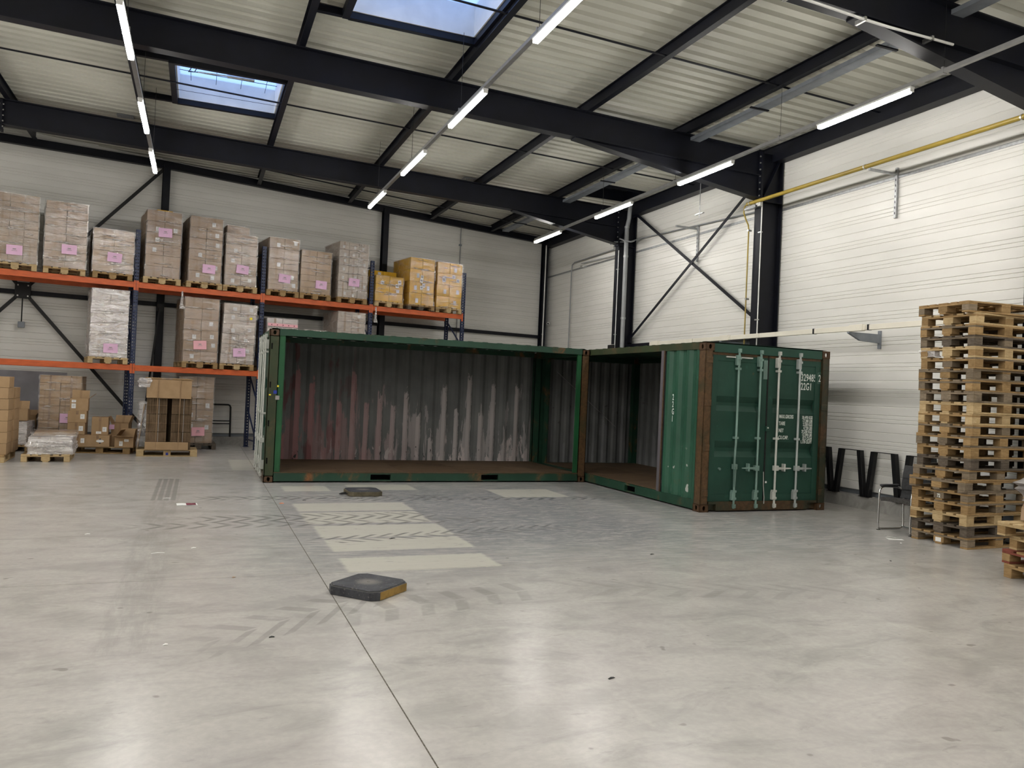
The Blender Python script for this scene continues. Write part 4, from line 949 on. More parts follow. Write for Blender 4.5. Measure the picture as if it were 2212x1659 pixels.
def load(label, u0, u1, zb, zt, rows, cols, deep, mat, film='stretch_film', paper=None, depth=1.16, group='wrapped carton loads on the rack', loc=None, rz=TH, capw=None, seed=1, amp=.016, papermat='paper_pink', jitter=.006, drop=None, off=.016, front_w=-.03, skew=0.0, mats=None):
    w = u1 - u0; h = zt - zb
    if loc is None: loc = tuple(rk((u0 + u1) / 2, front_w + depth / 2, zb))
    t = thing('carton_load', label, 'carton load', loc, rz, group)
    cw, cd, chh = w / cols, depth / deep, h / rows
    rr = random.Random(seed * 131)
    for k in range(rows):
        for i in range(cols):
            for j in range(deep):
                if drop and drop(i, j, k): continue
                mt = mats(i, j, k) if mats else mat
                x = -w/2 + cw * (i + .5); y = -depth/2 + cd * (j + .5)
                ob('carton', chbox(cw - .006, cd - .006, chh - .004, mt), t, (x + rr.uniform(-jitter, jitter) + skew * k * chh, y + rr.uniform(-jitter, jitter) * .7, k * chh))
    if film: smooth(film_shell(w, depth, h, seed, True, amp, off, skew=skew).obj('stretch_film', film, t), 80)
    if film:
        nc = {'stretch_film': 26, 'stretch_film_thin': 12, 'stretch_film_heavy': 24}[film]; cm = MB()
        for q in range(nc):
            ln = rr.uniform(.12, .55) * w; x0 = rr.uniform(-w/2 + .01, w/2 - ln - .01); zc = rr.choice([rr.uniform(.04, h - .05), (rr.randrange(rows) + .06) * chh]); sl = rr.uniform(-.10, .06); wd = rr.uniform(.006, .022)
            b0 = len(cm.v); ns = 7
            for e in range(ns):
                x = x0 + ln * e / (ns - 1); hw = wd * math.sin(PI * (e + .35) / (ns - .3)); zz = max(.01, min(h - .01, zc + sl * (x - x0) + rr.uniform(-.006, .006)))
                yy = -depth/2 - off - .004 - rr.uniform(.2, .8) * amp
                cm.v += [(x + skew * zz, yy + .012, zz - hw), (x + skew * zz, yy - .006, zz), (x + skew * zz, yy + .010, zz + hw * .8)]
            for e in range(ns - 1):
                k0 = b0 + 3 * e; cm.f += [(k0, k0 + 3, k0 + 4, k0 + 1), (k0 + 1, k0 + 4, k0 + 5, k0 + 2)]
        smooth(cm.obj('film_glint_crease', 'film_glint_fold', t), 80)['kind'] = 'stuff'  # film creases as white ribbons, added to give the wrap its sparkle
    if paper:
        px, pz, pw = paper; pw = .29; ph = .205
        pp = MB()
        for a in range(6): pp.v += [(-pw/2 + pw * a / 5, -.006 * math.sin(a * 1.3 + seed), -ph/2), (-pw/2 + pw * a / 5, -.006 * math.sin(a * 1.1 + seed) - .004, ph/2)]
        for a in range(5): pp.f.append((2*a, 2*a+2, 2*a+3, 2*a+1))
        po = pp.obj('paper_sheet', papermat, t, (px, -depth/2 - off - amp - .010, pz), (0, rr.uniform(-.06, .08), 0))
        m = MB(); m.box(-.03, .03, -.012, -.0115, .01, .03); m.box(-.05, .05, -.012, -.0115, -.02, -.012); m.obj('print', 'dull_wrap', po)
    return t
ZU, ZL = 3.83, 1.94
def rack_pallet(u0, u1, z, label, mat, mix=None):
    pallet(label, tuple(rk((u0 + u1) / 2, -.06, z)), TH, mat, 'pallets on the rack', mix)
UPL = [  # label, u0, u1, top, rows, cols, deep, carton, film, paper(x,z,w), wood
 ('tall shiny wrapped carton load at the left edge of the upper shelf', -2.74, -1.95, 5.43, 8, 3, 3, 'carton_bare', 'stretch_film', (-.02, .26, .20), 'wood_fresh'),
 ('tall wrapped load of flat cartons, second from left on the upper shelf', -1.83, -1.03, 5.40, 8, 2, 3, 'carton_bare', 'stretch_film', (.07, .40, .18), 'wood_fresh'),
 ('low wrapped load left of the first blue upright on the upper shelf', -.90, -.08, 4.94, 4, 2, 3, 'carton_plain', 'stretch_film', (.02, .34, .18), 'wood_mid'),
 ('tall load with orange top carton right of the first blue upright', .16, .90, 5.52, 6, 2, 3, 'carton_brown', 'stretch_film_thin', (.02, 1.04, .18), 'wood_fresh'),
 ('tall grey-brown wrapped load, fifth from left on the upper shelf', 1.09, 1.82, 5.52, 6, 2, 3, 'carton_brown', 'stretch_film_thin', (.08, .32, .17), 'wood_fresh'),
 ('wrapped load with one smaller carton on top, left of the second upright', 1.91, 2.64, 5.22, 5, 2, 3, 'carton_brown', 'stretch_film', (.03, .40, .17), 'wood_fresh'),
 ('wrapped brown load just right of the second blue upright, upper shelf', 2.94, 3.67, 5.28, 5, 2, 3, 'carton_brown', 'stretch_film_thin', (.02, .30, .16), 'wood_mid'),
 ('shorter load of flat tan cartons with dark tape stripes, upper shelf', 3.74, 4.52, 5.07, 7, 2, 3, 'carton_plain', 'stretch_film_thin', (.13, .24, .16), 'wood_mid'),
 ('tall pale wrapped load left of the third blue upright, upper shelf', 4.72, 5.51, 5.42, 7, 3, 3, 'carton_pale', 'stretch_film', (.02, .40, .17), 'wood_mid')]
for k, (lab, u0, u1, zt, r, c, dp, mt, fm, pp, wd) in enumerate(UPL):
    rack_pallet((u0 + u1)/2 - .4, (u0 + u1)/2 + .4, ZU, 'pallet under the %s load from the left on the upper rack shelf' % ORD[k], wd, 'wood_mid')
    t = load(lab, u0, u1, ZU + .146, zt, r, c, dp, mt, fm, pp, seed=k + 1)
    if k == 3: ob('top_carton', chbox(.34, .4, .02, 'carton_yellow'), t, (.0, -.36, zt - ZU - .145))
    if k == 5: ob('top_carton', chbox(.52, .5, .20, 'carton_brown'), t, (-.08, -.25, zt - ZU - .14)); smooth(film_shell(.53, .51, .20, 33).obj('stretch_film', 'stretch_film', t, (-.08, -.25, zt - ZU - .14)), 80)
YL = [('low wrapped yellow carton load, leftmost of the three yellow ones', 5.76, 6.54, 4.66, 3, 2, 3, .30), ('tallest wrapped yellow carton load, middle of the three', 6.73, 7.46, 5.26, 4, 2, 3, .28), ('wrapped yellow carton load at the right end of the rack', 7.56, 8.33, 5.24, 4, 2, 3, .26)]
for k, (lab, u0, u1, zt, r, c, dp, pz) in enumerate(YL):
    rack_pallet((u0 + u1)/2 - .4, (u0 + u1)/2 + .4, ZU, 'pallet under the %s yellow carton load from the left' % ORD[k], 'wood_fresh' if k != 1 else 'wood_dark', 'wood_mid')
    t = load(lab, u0, u1, ZU + .146, zt, r, c, dp, 'carton_yellow', 'stretch_film_thin', None, seed=40 + k, amp=.026)
    if k == 0:
        for i in range(2): ob('carton', chbox(.39, .38, .19, 'carton_yellow'), t, (-.185 + i * .40, .15, zt - ZU - .144))
    for i in range(4 if k else 3):
        rr = random.Random(k * 9 + i); m = MB().box(-.045, .045, -.001, 0, -.05, .05); q = m.obj('paper_label', 'paper_white', t, (rr.uniform(-.3, .3), -.605, rr.uniform(.08, .9) * (zt - ZU - .2)), (0, rr.uniform(-.15, .15), 0))
        MB().box(-.03, .03, -.0015, -.001, -.02, .03).obj('print', 'dull_wrap', q)
LOW = [('heavily wrapped silvery carton load on the lower shelf, leftmost', -.87, -.14, 3.60, 6, 2, 3, 'carton_pale', 'stretch_film_heavy', (.04, .20, .17), 'paper_pink', 'wood_fresh'),
 ('brown carton load with rose sheet on the lower shelf', 1.05, 1.82, 3.60, 6, 2, 3, 'carton_brown', 'stretch_film_thin', (-.02, .40, .15), 'paper_rose', 'wood_mid'),
 ('pale wrapped load leaning slightly on the lower shelf above the container', 1.90, 2.66, 3.54, 6, 2, 3, 'carton_pale', 'stretch_film', (.04, .28, .15), 'paper_pink', 'wood_mid'),
 ('pale load with pink dotted tape showing behind the container roof', 2.97, 3.72, 3.28, 5, 2, 3, 'carton_white', 'stretch_film_thin', None, None, 'wood_mid'),
 ('low pale load barely showing above the container roof', 3.90, 4.48, 3.06, 4, 2, 2, 'carton_white', 'stretch_film_thin', None, None, 'wood_mid'),
 ('pale wrapped load left of the third upright on the lower shelf', 4.76, 5.50, 3.60, 6, 2, 3, 'carton_pale', 'stretch_film', None, None, 'wood_mid')]
for k, (lab, u0, u1, zt, r, c, dp, mt, fm, pp, pm, wd) in enumerate(LOW):
    rack_pallet((u0 + u1)/2 - .4, (u0 + u1)/2 + .4, ZL, 'pallet under the %s load from the left on the lower rack shelf' % ORD[k], wd, 'wood_fresh')
    t = load(lab, u0, u1, ZL + .146, zt, r, c, dp, mt, fm, pp, seed=60 + k, papermat=pm or 'paper_pink', skew=.03 if k == 2 else 0)
    if k == 2: smooth(MB().disc((.28, -.625, 1.12), (0, -1, 0), .035, .004, 12).obj('round_sticker', 'sticker_yellow', t))
    if k == 3:
        q = MB().box(-.37, .37, -.612, -.608, .99, 1.06).obj('tape_band', 'paper_rose', t)
        for i in range(5): MB().disc((-.28 + i * .14, -.612, 1.025), (0, -1, 0), .014, .002, 8).obj('dot', 'print_maroon', q)
for u, z, lab in ((.98, 3.62, 'torn strip of clear film hanging below the upper beam, left'), (5.78, 3.70, 'torn wad of clear film hanging below the upper beam, right')):
    m = MB(); n_ = 7
    for k in range(n_ + 1):
        zz = -.42 * k / n_; wdt = .018 + .045 * (k / n_) ** 2
        for j in range(5): m.v.append((-wdt + wdt * j / 2 + .02 * mn.noise(Vector((k * .9, j, z))), -.05 - .03 * mn.noise(Vector((k * .7, j * 1.3, z + 5))), zz + .02 * mn.noise(Vector((j * 2., k, z)))))
    for k in range(n_):
        for j in range(4): m.f.append((k * 5 + j, k * 5 + j + 1, k * 5 + j + 6, k * 5 + j + 5))
    o = m.obj('film_scrap', 'stretch_film_heavy', None, tuple(rk(u, -.01, z + .1)), (0, 0, TH)); tag(o, lab, 'film', 'film scraps')

# ------------------------------------------------------------------ goods on the floor in front of the rack
def carton(label, x, y, z, w, d, h, rz=0, mat='carton_tan', open_=None, sticker=None, oval=False, group='loose cartons', tape=True):
    """loose carton; open_ lists flaps (side, angle)"""
    t = thing('carton', label, 'carton', (x, y, z), rz, group)
    if not open_:
        ob('body', chbox(w, d, h, 'carton_plain' if mat == 'carton_tan' else mat), t)
        if tape: MB().box(-.025, .025, -d/2 - .0015, d/2 + .0015, h - .08, h + .0015).obj('tape', 'tape_brown', t)
    else:
        m = MB(); e = .006
        m.box(-w/2, w/2, -d/2, -d/2 + e, 0, h); m.box(-w/2, w/2, d/2 - e, d/2, 0, h); m.box(-w/2, -w/2 + e, -d/2 + e, d/2 - e, 0, h); m.box(w/2 - e, w/2, -d/2 + e, d/2 - e, 0, h); m.box(-w/2 + e, w/2 - e, -d/2 + e, d/2 - e, 0, e)
        m.obj('body', 'carton_plain', t)
        for side, ang in open_:
            L_ = (d if side in 'fb' else w) / 2 * .95; hw = (w if side in 'fb' else d) / 2 - .004
            f = MB().box(-hw, hw, 0, L_, -.003, .003)
            a = math.radians(ang)
            loc, rz_ = {'f': ((0, -d/2, h), PI), 'b': ((0, d/2, h), 0), 'l': ((-w/2, 0, h), PI/2), 'r': ((w/2, 0, h), -PI/2)}[side]
            o = f.obj('flap', 'carton_plain', t, loc); o.rotation_euler = Matrix.Rotation(rz_, 3, 'Z').to_4x4().to_3x3().__matmul__(Matrix.Rotation(a, 3, 'X')).to_euler()
    if sticker:
        for sx, sz, sw, sh in sticker:
            q = MB().box(-sw/2, sw/2, -.0015, 0, -sh/2, sh/2).obj('label_sticker', 'paper_white', t, (sx, -d/2 - .0005, sz)); m_ = MB(); m_.box(-sw * .32, sw * .32, -.0022, -.0015, sh * .12, sh * .17); m_.box(-sw * .32, sw * .1, -.0022, -.0015, -.02 * sh, .03 * sh); m_.box(-sw * .32, sw * .2, -.0022, -.0015, -.2 * sh, -.15 * sh); m_.obj('print', 'dull_wrap', q)
    if oval:
        q = smooth(MB().tube([(0, 0, 0), (0, -.002, 0)], .05, 16).obj('oval_mark', 'paper_white', t, (.05, -d/2 - .0005, h / 2))); q.scale = (1.5, 1, .62)
        MB().prism([(-.028, .028), (0, .062), (.028, .028)], lambda a, c, s: (a, s, c), -.0012, 0).obj('mark_point', 'print_black', t, (.05, -d/2 - .0005, h / 2)); MB().prism([(-.028, -.028), (.028, -.028), (0, -.062)], lambda a, c, s: (a, s, c), -.0012, 0).obj('mark_point', 'print_black', t, (.05, -d/2 - .0005, h / 2))
    return t
# left edge: bare stack of tan cartons
pallet('pallet under the bare carton stack at the left edge', (-4.72, 3.0, 0), 0.04, 'wood_fresh', 'pallets on the floor', 'wood_mid')
for k in range(7):
    for i in range(2):
        for j in range(2):
            if k == 6 and i == 1 and j == 1: continue
            if i == 1 and j == 1 and k > 5: continue
            hh = .205
            nm = ['left front', 'left back', 'right front', 'right back'][i * 2 + j]
            ob_ = carton('tan carton in the left edge stack, %s layer up, %s' % (ORD[k], nm), -4.91 + i * .40, 3.32 + j * .58, .146 + k * hh, .39, .56, hh - .004, .04 + random.uniform(-.02, .02), 'carton_plain', group='bare carton stack', tape=False)
# behind it: pallet with a half open carton on grey wrapped goods
pallet('pallet with mixed cartons half hidden behind the bare carton stack', (-4.71, 5.35, 0), 0, 'wood_mid', 'pallets on the floor')
load('grey wrapped bundle under an open carton behind the bare stack', 0, .62, .146, .62, 2, 1, 2, 'carton_white', 'stretch_film_heavy', None, depth=.8, group='wrapped loads on the floor', loc=(-4.71, 5.78, .146), rz=0, seed=81)
carton('open carton lying above grey wrapped goods near the left edge', -4.62, 5.75, .64, .36, .4, .24, .1, open_=[('b', 60), ('l', 35)], sticker=[(-.1, .11, .08, .14)])
carton('large dark open carton leaning behind the left stack', -4.56, 6.42, .146, .36, .24, .58, -.06, open_=[('b', 70), ('r', 60)])
# tall half wrapped stack
pallet('pallet under the tall half wrapped carton stack at left', (-3.88, 5.88, 0), .0, 'wood_mid', 'pallets on the floor')
half = load('tall half wrapped stack of tan cartons with dark tape, at left on the floor', 0, .80, .146, 1.63, 9, 4, 2, 'carton_tan', 'stretch_film_thin', (.16, .55, .24), depth=.78, group='wrapped loads on the floor', loc=(-3.88, 6.30, .146), rz=.0, seed=82, mats=lambda i, j, k: 'carton_plain', amp=.02)
for i in range(2):
    MB().box(-.02, .02, -.0015, 0, 0, 1.46).obj('tape_stripe', 'tape_brown', half, (-.2 + i * .41, -.391, 0))
# low wrapped pallet in front
pallet('pallet under the low film wrapped bundle in front of the left stack', (-3.69, 3.20, 0), .06, 'wood_fresh', 'pallets on the floor')
load('low bundle bulging under thick shiny film on a pale pallet', 0, .72, .146, .46, 2, 2, 2, 'carton_white', 'stretch_film_heavy', None, depth=1.0, group='wrapped loads on the floor', loc=(-3.66, 3.75, .146), rz=.06, seed=83, amp=.05, off=.02)
o_ = thing('flattened_carton', 'brown flattened carton under film on top of the low bundle', 'carton', (-3.64, 3.85, .475), .12); MB().box(-.36, .36, -.4, .4, .0, .035).obj('sheet', 'carton_brown', o_, bevel=.004); MB().box(-.34, .35, -.37, .42, .036, .06).obj('sheet', 'carton_plain', o_, bevel=.004); smooth(film_shell(.74, .84, .07, 84, True, .03, .02).obj('film_cover', 'stretch_film', o_), 80)
# pallet of opened cartons
pallet('long side pallet carrying the opened cartons beside the blue upright', (-2.35, 5.45, 0), PI / 2 - .10, 'wood_mid', 'pallets on the floor', 'wood_fresh')
bx = [('upright tan carton at the bottom of the leftmost carton column', -3.40, 5.22, .146, .30, .34, .255, 0.02, None, [(.09, .13, .07, .10)], False),
      ('tan carton second from the bottom in the leftmost carton column', -3.43, 5.22, .403, .33, .36, .25, -.03, None, [(.09, .13, .08, .10)], False),
      ('tan carton third from the bottom in the leftmost carton column', -3.43, 5.22, .655, .35, .36, .25, .02, None, [(.10, .13, .08, .10)], False),
      ('open topped carton crowning the leftmost carton column', -3.41, 5.23, .907, .34, .36, .26, .05, [('b', 75), ('r', 40)], [(-.10, .20, .08, .05), (-.10, .10, .08, .10)], False),
      ('wide tan carton with white oval mark on the pallet', -3.02, 5.24, .146, .46, .38, .25, -.02, None, None, True),
      ('upright tan carton standing on the oval marked carton', -3.0, 5.28, .398, .32, .34, .38, .03, None, [(.09, .12, .08, .10), (-.02, .05, .10, .05)], False),
      ('open carton with curved flap behind the upright carton', -2.62, 5.62, .40, .34, .40, .24, -.08, [('b', 55), ('r', 70), ('l', 60)], None, False),
      ('tan carton under the open carton at the right end of the pallet', -2.64, 5.60, .146, .40, .40, .25, .0, None, None, False),
      ('open carton with a raised flap at the right front of the pallet', -2.47, 5.18, .146, .38, .36, .22, -.22, [('f', 12), ('l', 125), ('b', 80), ('r', 80)], [(-.06, .08, .07, .10), (.05, .15, .09, .05)], False)]
for lab, x, y, z, w, d, h, rz, op, st, ov in bx: carton(lab, x, y, z, w, d, h, rz, 'carton_tan', op, st, ov, 'cartons on the opened pallet')
tag(MB().box(-.06, .06, -.002, 0, -.05, .05).obj('pink_note', 'paper_pink', None, (-2.80, 5.39, .56), (0, 0, -.1)), 'small pink sheet stuck between the opened cartons', 'paper')
# pallet of folded carton bundles
fp = pallet('pallet carrying the strapped bundles of folded cartons', (-1.05, 4.98, 0), PI / 2 + .03, 'wood_fresh', 'pallets on the floor', 'wood_mid')
MB().box(-.4025, -.400, .575, .625, .03, .085).obj('blue_sticker', 'sticker_blue', fp)
F = thing('folded_carton_bundle', 'tall strapped bundles of brown folded cartons with a tan cap', 'cardboard bundle', (-1.64, 4.95, .146), .03)
for s in (-1, 1):
    for k in range(3):
        m = MB(); nn = 24
        for q in range(nn):
            x0 = s * .245 - .20 + q * .4 / nn; jy = random.uniform(-.012, .012); jz = random.uniform(-.006, .0)
            m.box(x0, x0 + .4 / nn - .0012, -.34 + jy, .36 + jy, k * .38, k * .38 + .375 + jz)
        bo = m.obj('sheet_bundle', 'carton_edge', F); bo['kind'] = 'stuff'
        MB().box(s * .245 + .035, s * .245 + .043, -.360, -.354, k * .38, k * .38 + .37).obj('strap', 'strap_white', bo); MB().box(s * .245 - .205, s * .245 + .205, -.358, -.352, k * .38 + .18, k * .38 + .186).obj('strap', 'pvc_strap', bo)
MB().box(-.05, .05, .30, .36, 0, 1.14).obj('dark_gap_backing', 'carton_edge', F)  # added dark backing so the gap between the bundles looks dark
cp = MB(); cp.box(-.46, .42, -.44, -.425, 1.10, 1.49); cp.box(-.50, .44, -.43, .40, 1.485, 1.50); cp.box(-.46, -.45, -.43, .3, 1.16, 1.49); cp.obj('cap_carton', 'carton_plain', F, bevel=.003)
cq = MB(); cq.box(-.50, .40, -.45, .38, 1.512, 1.53); cq.box(-.42, .44, -.44, .36, 1.50, 1.512); cq.obj('cap_sheet', 'carton_tan', F, bevel=.002)
MB().box(-.45, .40, -.455, -.40, 0, .165).obj('base_carton', 'carton_plain', F, bevel=.004)
for x in (-.24, .20): MB().box(x - .006, x + .006, -.459, -.4405, 0, 1.54).obj('long_strap', 'pvc_strap', F)
MB().prism([(0, 0), (.012, 0), (.12, .95), (.10, .95)], lambda a, c, s: (a - .60, s, c), -.3, .3).obj('side_sheet', 'cardboard_inner', F); MB().bar((-.55, -.32, .55), (-.52, -.32, .85), .015, .015).obj('white_edge', 'strap_white', F)
fs = film_shell(.2, .2, .18, 90, True, .06).obj('torn_film', 'stretch_film_heavy', F, (-.50, -.35, 1.33)); fs2 = film_shell(.16, .5, .95, 91, True, .06).obj('torn_film', 'stretch_film_thin', F, (-.52, -.05, .05))
# tall wrapped load beside it
pallet('grey pallet under the tall wrapped load beside the folded cartons', (-1.02, 6.45, 0), .05, 'wood_dark', 'pallets on the floor')
load('tall wrapped carton load half hidden behind the folded carton bundles', 0, .76, .146, 1.74, 6, 2, 2, 'carton_brown', 'stretch_film_thin', (.06, .28, .22), depth=.78, group='wrapped loads on the floor', loc=(-1.12, 6.92, .146), rz=.05, seed=85, papermat='paper_rose')
# black tube frame at the wall
t = backthing('tubular_stand', 'black tubular metal frame leaning at the foot of the back wall', 'frame')
smooth(MB().tube([(1.75, WB - .16, 1.05), (2.46, WB - .16, 1.05), (2.50, WB - .16, 1.03), (2.52, WB - .16, .99), (2.52, WB - .22, .22)], .022, 8).obj('outer_tube', 'steel_black', t))
for z in (.56, .63): smooth(MB().tube([(1.75, WB - .19, z), (2.5, WB - .19, z)], .014, 8).obj('cross_tube', 'steel_black', t))

# ------------------------------------------------------------------ tall pallet stack on the right
WD = ['wood_mid', 'wood_fresh', 'wood_mid', 'wood_dark', 'wood_fresh', 'wood_mid', 'wood_grey', 'wood_mid', 'wood_grey', 'wood_fresh', 'wood_fresh', 'wood_mid', 'wood_grey', 'wood_mid', 'wood_dark', 'wood_mid', 'wood_grey', 'wood_mid', 'wood_mid', 'wood_fresh', 'wood_dark', 'wood_mid']
rr = random.Random(5); NP = 22; PH = .1405
for k in range(NP):
    lv = NP - 1 - k                       # from the top
    low = lv < 7
    x = 7.845 + (-.03 if low else .0) + rr.uniform(-.012, .012); y = -6.45 + rr.uniform(-.012, .012); a = rr.uniform(-.012, .012) + (.035 if low else -.01)
    if k == 0: x -= .06; y += .03; a = -.10
    if k == 16: x -= .05
    if lv == 2: a = .05
    t = pallet('wooden pallet, %s from the top of the tall stack by the right wall' % ORD[k], (x, y, lv * PH), -PI / 2 + a, WD[k], 'tall pallet stack', {'wood_mid': 'wood_grey', 'wood_fresh': 'wood_mid', 'wood_dark': 'wood_grey', 'wood_grey': 'wood_mid'}[WD[k]])
    t.scale = (1, 1, PH / .144)
    if lv == 4: lettering('72', t, (-.02, -.003, .036), .045, .7)
    if lv == 0: MB().box(-.04, .04, -.002, 0, .03, .085).obj('paper_label', 'paper_white', t, (0, -.001, 0))
    if k == 4: smooth(film_shell(.22, .10, .07, 95, True, .05).obj('film_scrap', 'stretch_film_heavy', t, (-.30, .06, .03)), 80)
# low pallet stack, right edge
for k, (wd, dx, dy, a, lab) in enumerate((('wood_mid', 0, 0, -.20, 'bottom pallet of the low stack at the right edge'), ('wood_red', .02, .03, -.17, 'red stained pallet in the low stack at the right edge'), ('wood_fresh', .06, .0, -.22, 'third pallet up in the low stack at the right edge'), ('wood_fresh', -.02, .04, -.10, 'top pallet of the low stack at the right edge'))):
    pallet(lab, (6.76 + dx, -8.45 + dy, k * .1445), -PI / 2 + a, wd, 'low pallet stack', 'wood_mid')
t = thing('crumpled_carton', 'torn brown cardboard piece lying on the low pallet stack', 'cardboard', (7.25, -8.20, .60), .3)
MB().prism([(-.26, 0), (.3, 0), (.30, .10), (.02, .18), (-.22, .12)], lambda a, c, s: (a, s + a * .2, c), -.2, .2).obj('cardboard_body', 'carton_brown', t); MB().box(-.2, .3, -.25, .2, .17, .18).obj('flap', 'carton_plain', t, rot=(.2, .1, 0))
t = thing('plastic_bag', 'grey crumpled plastic bag on the low pallet stack at the right edge', 'bag', (7.42, -8.05, .78), .2); smooth(film_shell(.3, .3, .24, 97, True, .09).obj('bag_body', 'dull_wrap', t), 80); smooth(film_shell(.07, .07, .08, 98, True, .03).obj('bag_neck', 'dull_wrap', t, (0, 0, .23)), 80)

# ------------------------------------------------------------------ chair
CHR = thing('visitor_chair', 'dark visitor chair with chrome frame and armrests beside the pallet stack', 'chair', (8.12, -5.70, 0), .03)
for s in (-1, 1):
    y = s * .26
    smooth(MB().tube([(.22, y, .57), (.10, y, .595), (-.15, y, .605), (-.20, y, .595), (-.235, y, .56), (-.245, y, .50), (-.25, y, .10), (-.245, y, .035), (-.21, y, .014), (-.10, y, .014), (.18, y, .014), (.225, y, .03), (.24, y, .08), (.225, y, .42), (.215, y, .57)], .0125, 8).obj('side_frame', 'chrome', CHR))
    smooth(MB().box(-.225, .12, y - .026, y + .026, .605, .638).obj('armrest', 'black_leather', CHR, bevel=.012))
    MB().box(-.26, -.215, y - .016, y + .016, 0, .006).obj('foot_pad', 'rubber_black', CHR)
smooth(MB().tube([(.225, -.26, .03), (.225, .26, .03)], .0125, 8).obj('rear_crossbar', 'chrome', CHR))
se = MB()
for k in range(9):
    x = -.24 + k * .055; zz = .445 + .018 * math.cos((k - 1) / 8 * 2.6) - .01 * (k / 8)
    for j in range(9):
        y = -.235 + j * .0588; se.v.append((x, y, zz + .012 * (1 - ((j - 4) / 4) ** 4)))
for k in range(8):
    for j in range(8): se.f.append((k*9+j, k*9+j+1, k*9+j+10, k*9+j+9))
nv = len(se.v); se.v += [(x, y, z - .055) for x, y, z in se.v[:nv]]
se.f += [tuple(i + nv for i in f)[::-1] for f in se.f[:]]
edge = [i for i in range(9)] + [k*9+8 for k in range(1, 9)] + [8*9+j for j in range(7, -1, -1)] + [k*9 for k in range(7, 0, -1)]
for i in range(len(edge)): a_, b_ = edge[i], edge[(i+1) % len(edge)]; se.f.append((a_, a_ + nv, b_ + nv, b_))
smooth(se.obj('seat', 'grey_fabric', CHR), 60)
bk = MB(); prof = [(.135, .45), (.155, .48), (.165, .56), (.16, .65), (.17, .74), (.19, .84), (.205, .905)]
for p_, q in prof:
    for j in range(7): yy = -.225 + j * .075; bk.v.append((p_ - .02 * (1 - ((j - 3) / 3) ** 2) * 0 + .02 * ((j - 3) / 3) ** 2 * -1, yy, q))
nk = len(prof)
for k in range(nk - 1):
    for j in range(6): bk.f.append((k*7+j, k*7+j+1, k*7+j+8, k*7+j+7))
nv = len(bk.v); bk.v += [(x + .035, y, z) for x, y, z in bk.v[:nv]]; bk.f += [tuple(i + nv for i in f)[::-1] for f in bk.f[:]]
edge = list(range(7)) + [k*7+6 for k in range(1, nk)] + [(nk-1)*7+j for j in range(5, -1, -1)] + [k*7 for k in range(nk-2, 0, -1)]
for i in range(len(edge)): a_, b_ = edge[i], edge[(i+1) % len(edge)]; bk.f.append((a_, a_ + nv, b_ + nv, b_))
bo = smooth(bk.obj('backrest', 'black_leather', CHR), 60)
for z in (.57, .73): MB().box(.135, .15, -.21, .21, z, z + .004).obj('seam', 'rubber_black', bo)

# ------------------------------------------------------------------ table legs along the right wall
LG = [(-2.72, 'black trapezoid table leg frame partly hidden by the green container'), (-3.44, 'black trapezoid table leg frame, first fully seen right of the container'), (-4.145, 'black trapezoid table leg frame next to the chair back'), (-4.85, 'black trapezoid table leg frame hidden behind the chair and pallets')]
for y, lab in LG:
    t = thing('table_leg_frame', lab, 'table leg', (9.335, y, .216), group='table leg frames on the plinth')
    MB().box(-.045, .035, -.24, .24, .755, .765).obj('top_bar', 'steel_black', t)
    for s in (-1, 1):
        MB().quadbox([(-.045, s*.265, .008), (.035, s*.265, .008), (.035, s*.345, .008), (-.045, s*.345, .008), (-.045, s*.16, .765), (.035, s*.16, .765), (.035, s*.245, .765), (-.045, s*.245, .765)]).obj('leg', 'steel_black', t, bevel=.003)
        MB().box(-.075, .045, s*.30 - .045, s*.30 + .045, 0, .008).obj('foot_plate', 'steel_black', t)
t = thing('red_rag', 'crumpled red cloth on the plinth behind the chair', 'cloth', (9.36, -4.62, .216), 0); smooth(film_shell(.08, .22, .04, 99, True, .03).obj('cloth', 'print_maroon', t), 80)

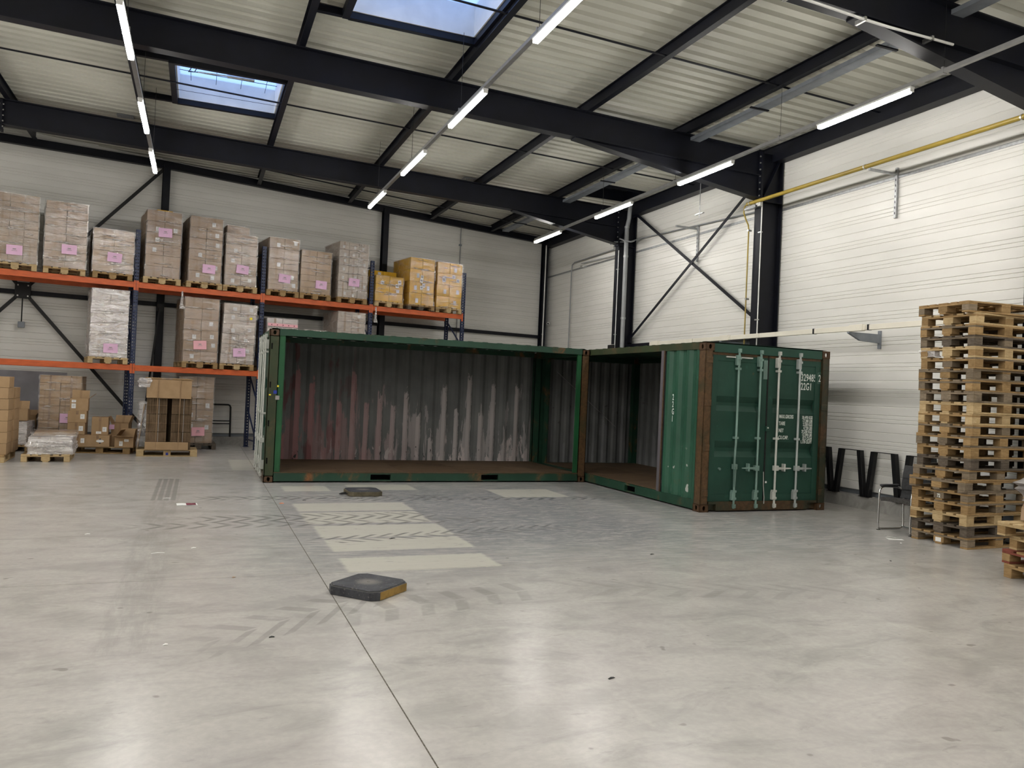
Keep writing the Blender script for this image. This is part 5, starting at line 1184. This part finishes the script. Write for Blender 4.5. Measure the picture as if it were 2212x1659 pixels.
# ------------------------------------------------------------------ pads and litter on the floor
def pad(label, loc, rz, size, ch, top_edge, sidemat, rope):
    t = thing('ground_pad', label, 'pad', loc, rz, group='square ground pads')
    s = size / 2; c = ch; poly = [(-s + c, -s), (s - c, -s), (s, -s + c), (s, s - c), (s - c, s), (-s + c, s), (-s, s - c), (-s, -s + c)]
    k = .965
    MB().prism(poly, lambda a, b_, z: (a, b_, z), .004, .068).obj('body', sidemat, t, bevel=.004)
    MB().prism([(a * k, b_ * k) for a, b_ in poly], lambda a, b_, z: (a, b_, z), .068, .080).obj('top_plate', 'pad_black', t, bevel=.005)
    for i in range(8):
        a, b_ = poly[i], poly[(i + 1) % 8]
        A_, B_ = Vector((*a, 0)), Vector((*b_, 0)); n_ = Vector((B_.y - A_.y, A_.x - B_.x, 0)).normalized() * .002
        MB().quadbox([A_ + n_ + Vector((0, 0, .004)), B_ + n_ + Vector((0, 0, .004)), B_ - n_ + Vector((0, 0, .004)), A_ - n_ + Vector((0, 0, .004)), A_ + n_ + Vector((0, 0, .066)), B_ + n_ + Vector((0, 0, .066)), B_ - n_ + Vector((0, 0, .066)), A_ - n_ + Vector((0, 0, .066))]).obj('rim', ('pad_yellow' if i == 2 else 'pad_black') if top_edge else 'pad_olive', t)
    MB().prism([(a * .97, b_ * .97) for a, b_ in poly], lambda a, b_, z: (a, b_, z), .0665, .0705).obj('edge_bead', 'pad_edge', t)
    smooth(MB().disc((0, 0, .080), (0, 0, 1), .012, .003, 12).obj('centre_dimple', 'pad_edge', t))
    if rope: smooth(MB().tube([(-s, -.10, .035), (-s - .05, -.12, .03), (-s - .10, -.10, .022), (-s - .11, -.05, .02), (-s - .07, -.01, .026), (-s, .0, .035)], .009, 8).obj('rope_handle', 'rubber_black', t))
    return t
pad('near black square pad with a yellowish side on the joint crossing', (.305, -7.31, 0), math.radians(-47), .50, .06, True, 'pad_black', False)
pad('far dusty black pad with a rope loop in front of the container', (1.385, -1.50, 0), .02, .52, .07, False, 'pad_olive', True)
t = thing('printed_flyer', 'white flyer with maroon print lying on the floor at left', 'paper', (-1.15, -2.35, .001), .06)
m = MB()
for a in range(5): m.v += [(-.13 + a * .065, -.10, .001 + .003 * (a % 2)), (-.13 + a * .065, .10, .002 + .002 * (a % 2))]
for a in range(4): m.f.append((2*a, 2*a+2, 2*a+3, 2*a+1))
m.obj('sheet', 'paper_white', t); MB().box(-.01, .11, -.085, .085, .0045, .0052).obj('print', 'print_maroon', t)
t = thing('folded_paper', 'folded white sheet of paper on the floor in front of the chair', 'paper', (7.47, -6.10, 0), -.5)
m = MB(); m.v = [(-.1, -.07, .001), (.1, -.05, .001), (.1, .07, .001), (-.1, .07, .004), (-.09, .02, .035), (.1, .04, .006)]; m.f = [(0, 1, 2, 3), (3, 2, 5, 4)]; m.obj('sheet', 'paper_white', t)
LIT = [(-1.42, -1.75, .10, .018, 'thin white paper strip near the ribbed tyre mark', 'paper_white', .1), (-1.05, -5.3, .05, .02, 'white paper scrap left of the wheel lane', 'paper_white', .3), (-2.1, -4.4, .05, .02, 'tiny white scrap at the far left of the floor', 'paper_white', .2),
       (-1.37, -5.5, .12, .012, 'pale wood splinter on the floor at left', 'paper_white', .1), (1.02, -5.10, .08, .025, 'dark curled scrap lying on the clean floor patches', 'print_black', .5), (.08, -2.36, .06, .05, 'orange speck of paint beside the floor joint', 'sticker_orange', 0),
       (-.72, -6.62, .03, .025, 'brown leaf fragment on the cross joint', 'tape_brown', .4), (1.32, -9.62, .05, .015, 'short dark stick in the right foreground', 'print_black', .3), (3.6, -6.4, .05, .02, 'dark chip on the floor right of the clean patches', 'print_black', .2), (6.2, -7.2, .03, .02, 'small dark chip in front of the pallet stack', 'print_black', .6), (7.3, -6.35, .03, .025, 'small white crumb near the folded paper', 'paper_white', .3),
       (-1.2, -8.35, .03, .02, 'white crumb in the left foreground', 'paper_white', .2), (-.55, -8.35, .035, .02, 'dark crumb in the left middle foreground', 'print_black', 0), (.42, -2.1, .05, .03, 'dark scrap by the near end of the container', 'print_black', .1)]
plain('sticker_orange', (.75, .25, .12), .7)
for x, y, w, d, lab, mt, a in LIT:
    m = MB(); m.v = [(-w/2, -d/2, .001), (0, -d/2, .004), (w/2, -d/2 * .6, .001), (w/2, d/2, .002), (0, d/2, .006), (-w/2, d/2 * .7, .001)]; m.f = [(0, 1, 4, 5), (1, 2, 3, 4)]
    nv = 6; m.v += [(x_, y_, z_ + .002) for x_, y_, z_ in m.v[:6]]; m.f += [(6, 11, 10, 7), (7, 10, 9, 8), (0, 6, 7, 1), (1, 7, 8, 2), (2, 8, 9, 3), (3, 9, 10, 4), (4, 10, 11, 5), (5, 11, 6, 0)]
    tag(m.obj('litter', mt, None, (x, y, 0), (0, 0, a)), lab, 'litter', 'litter on the floor')
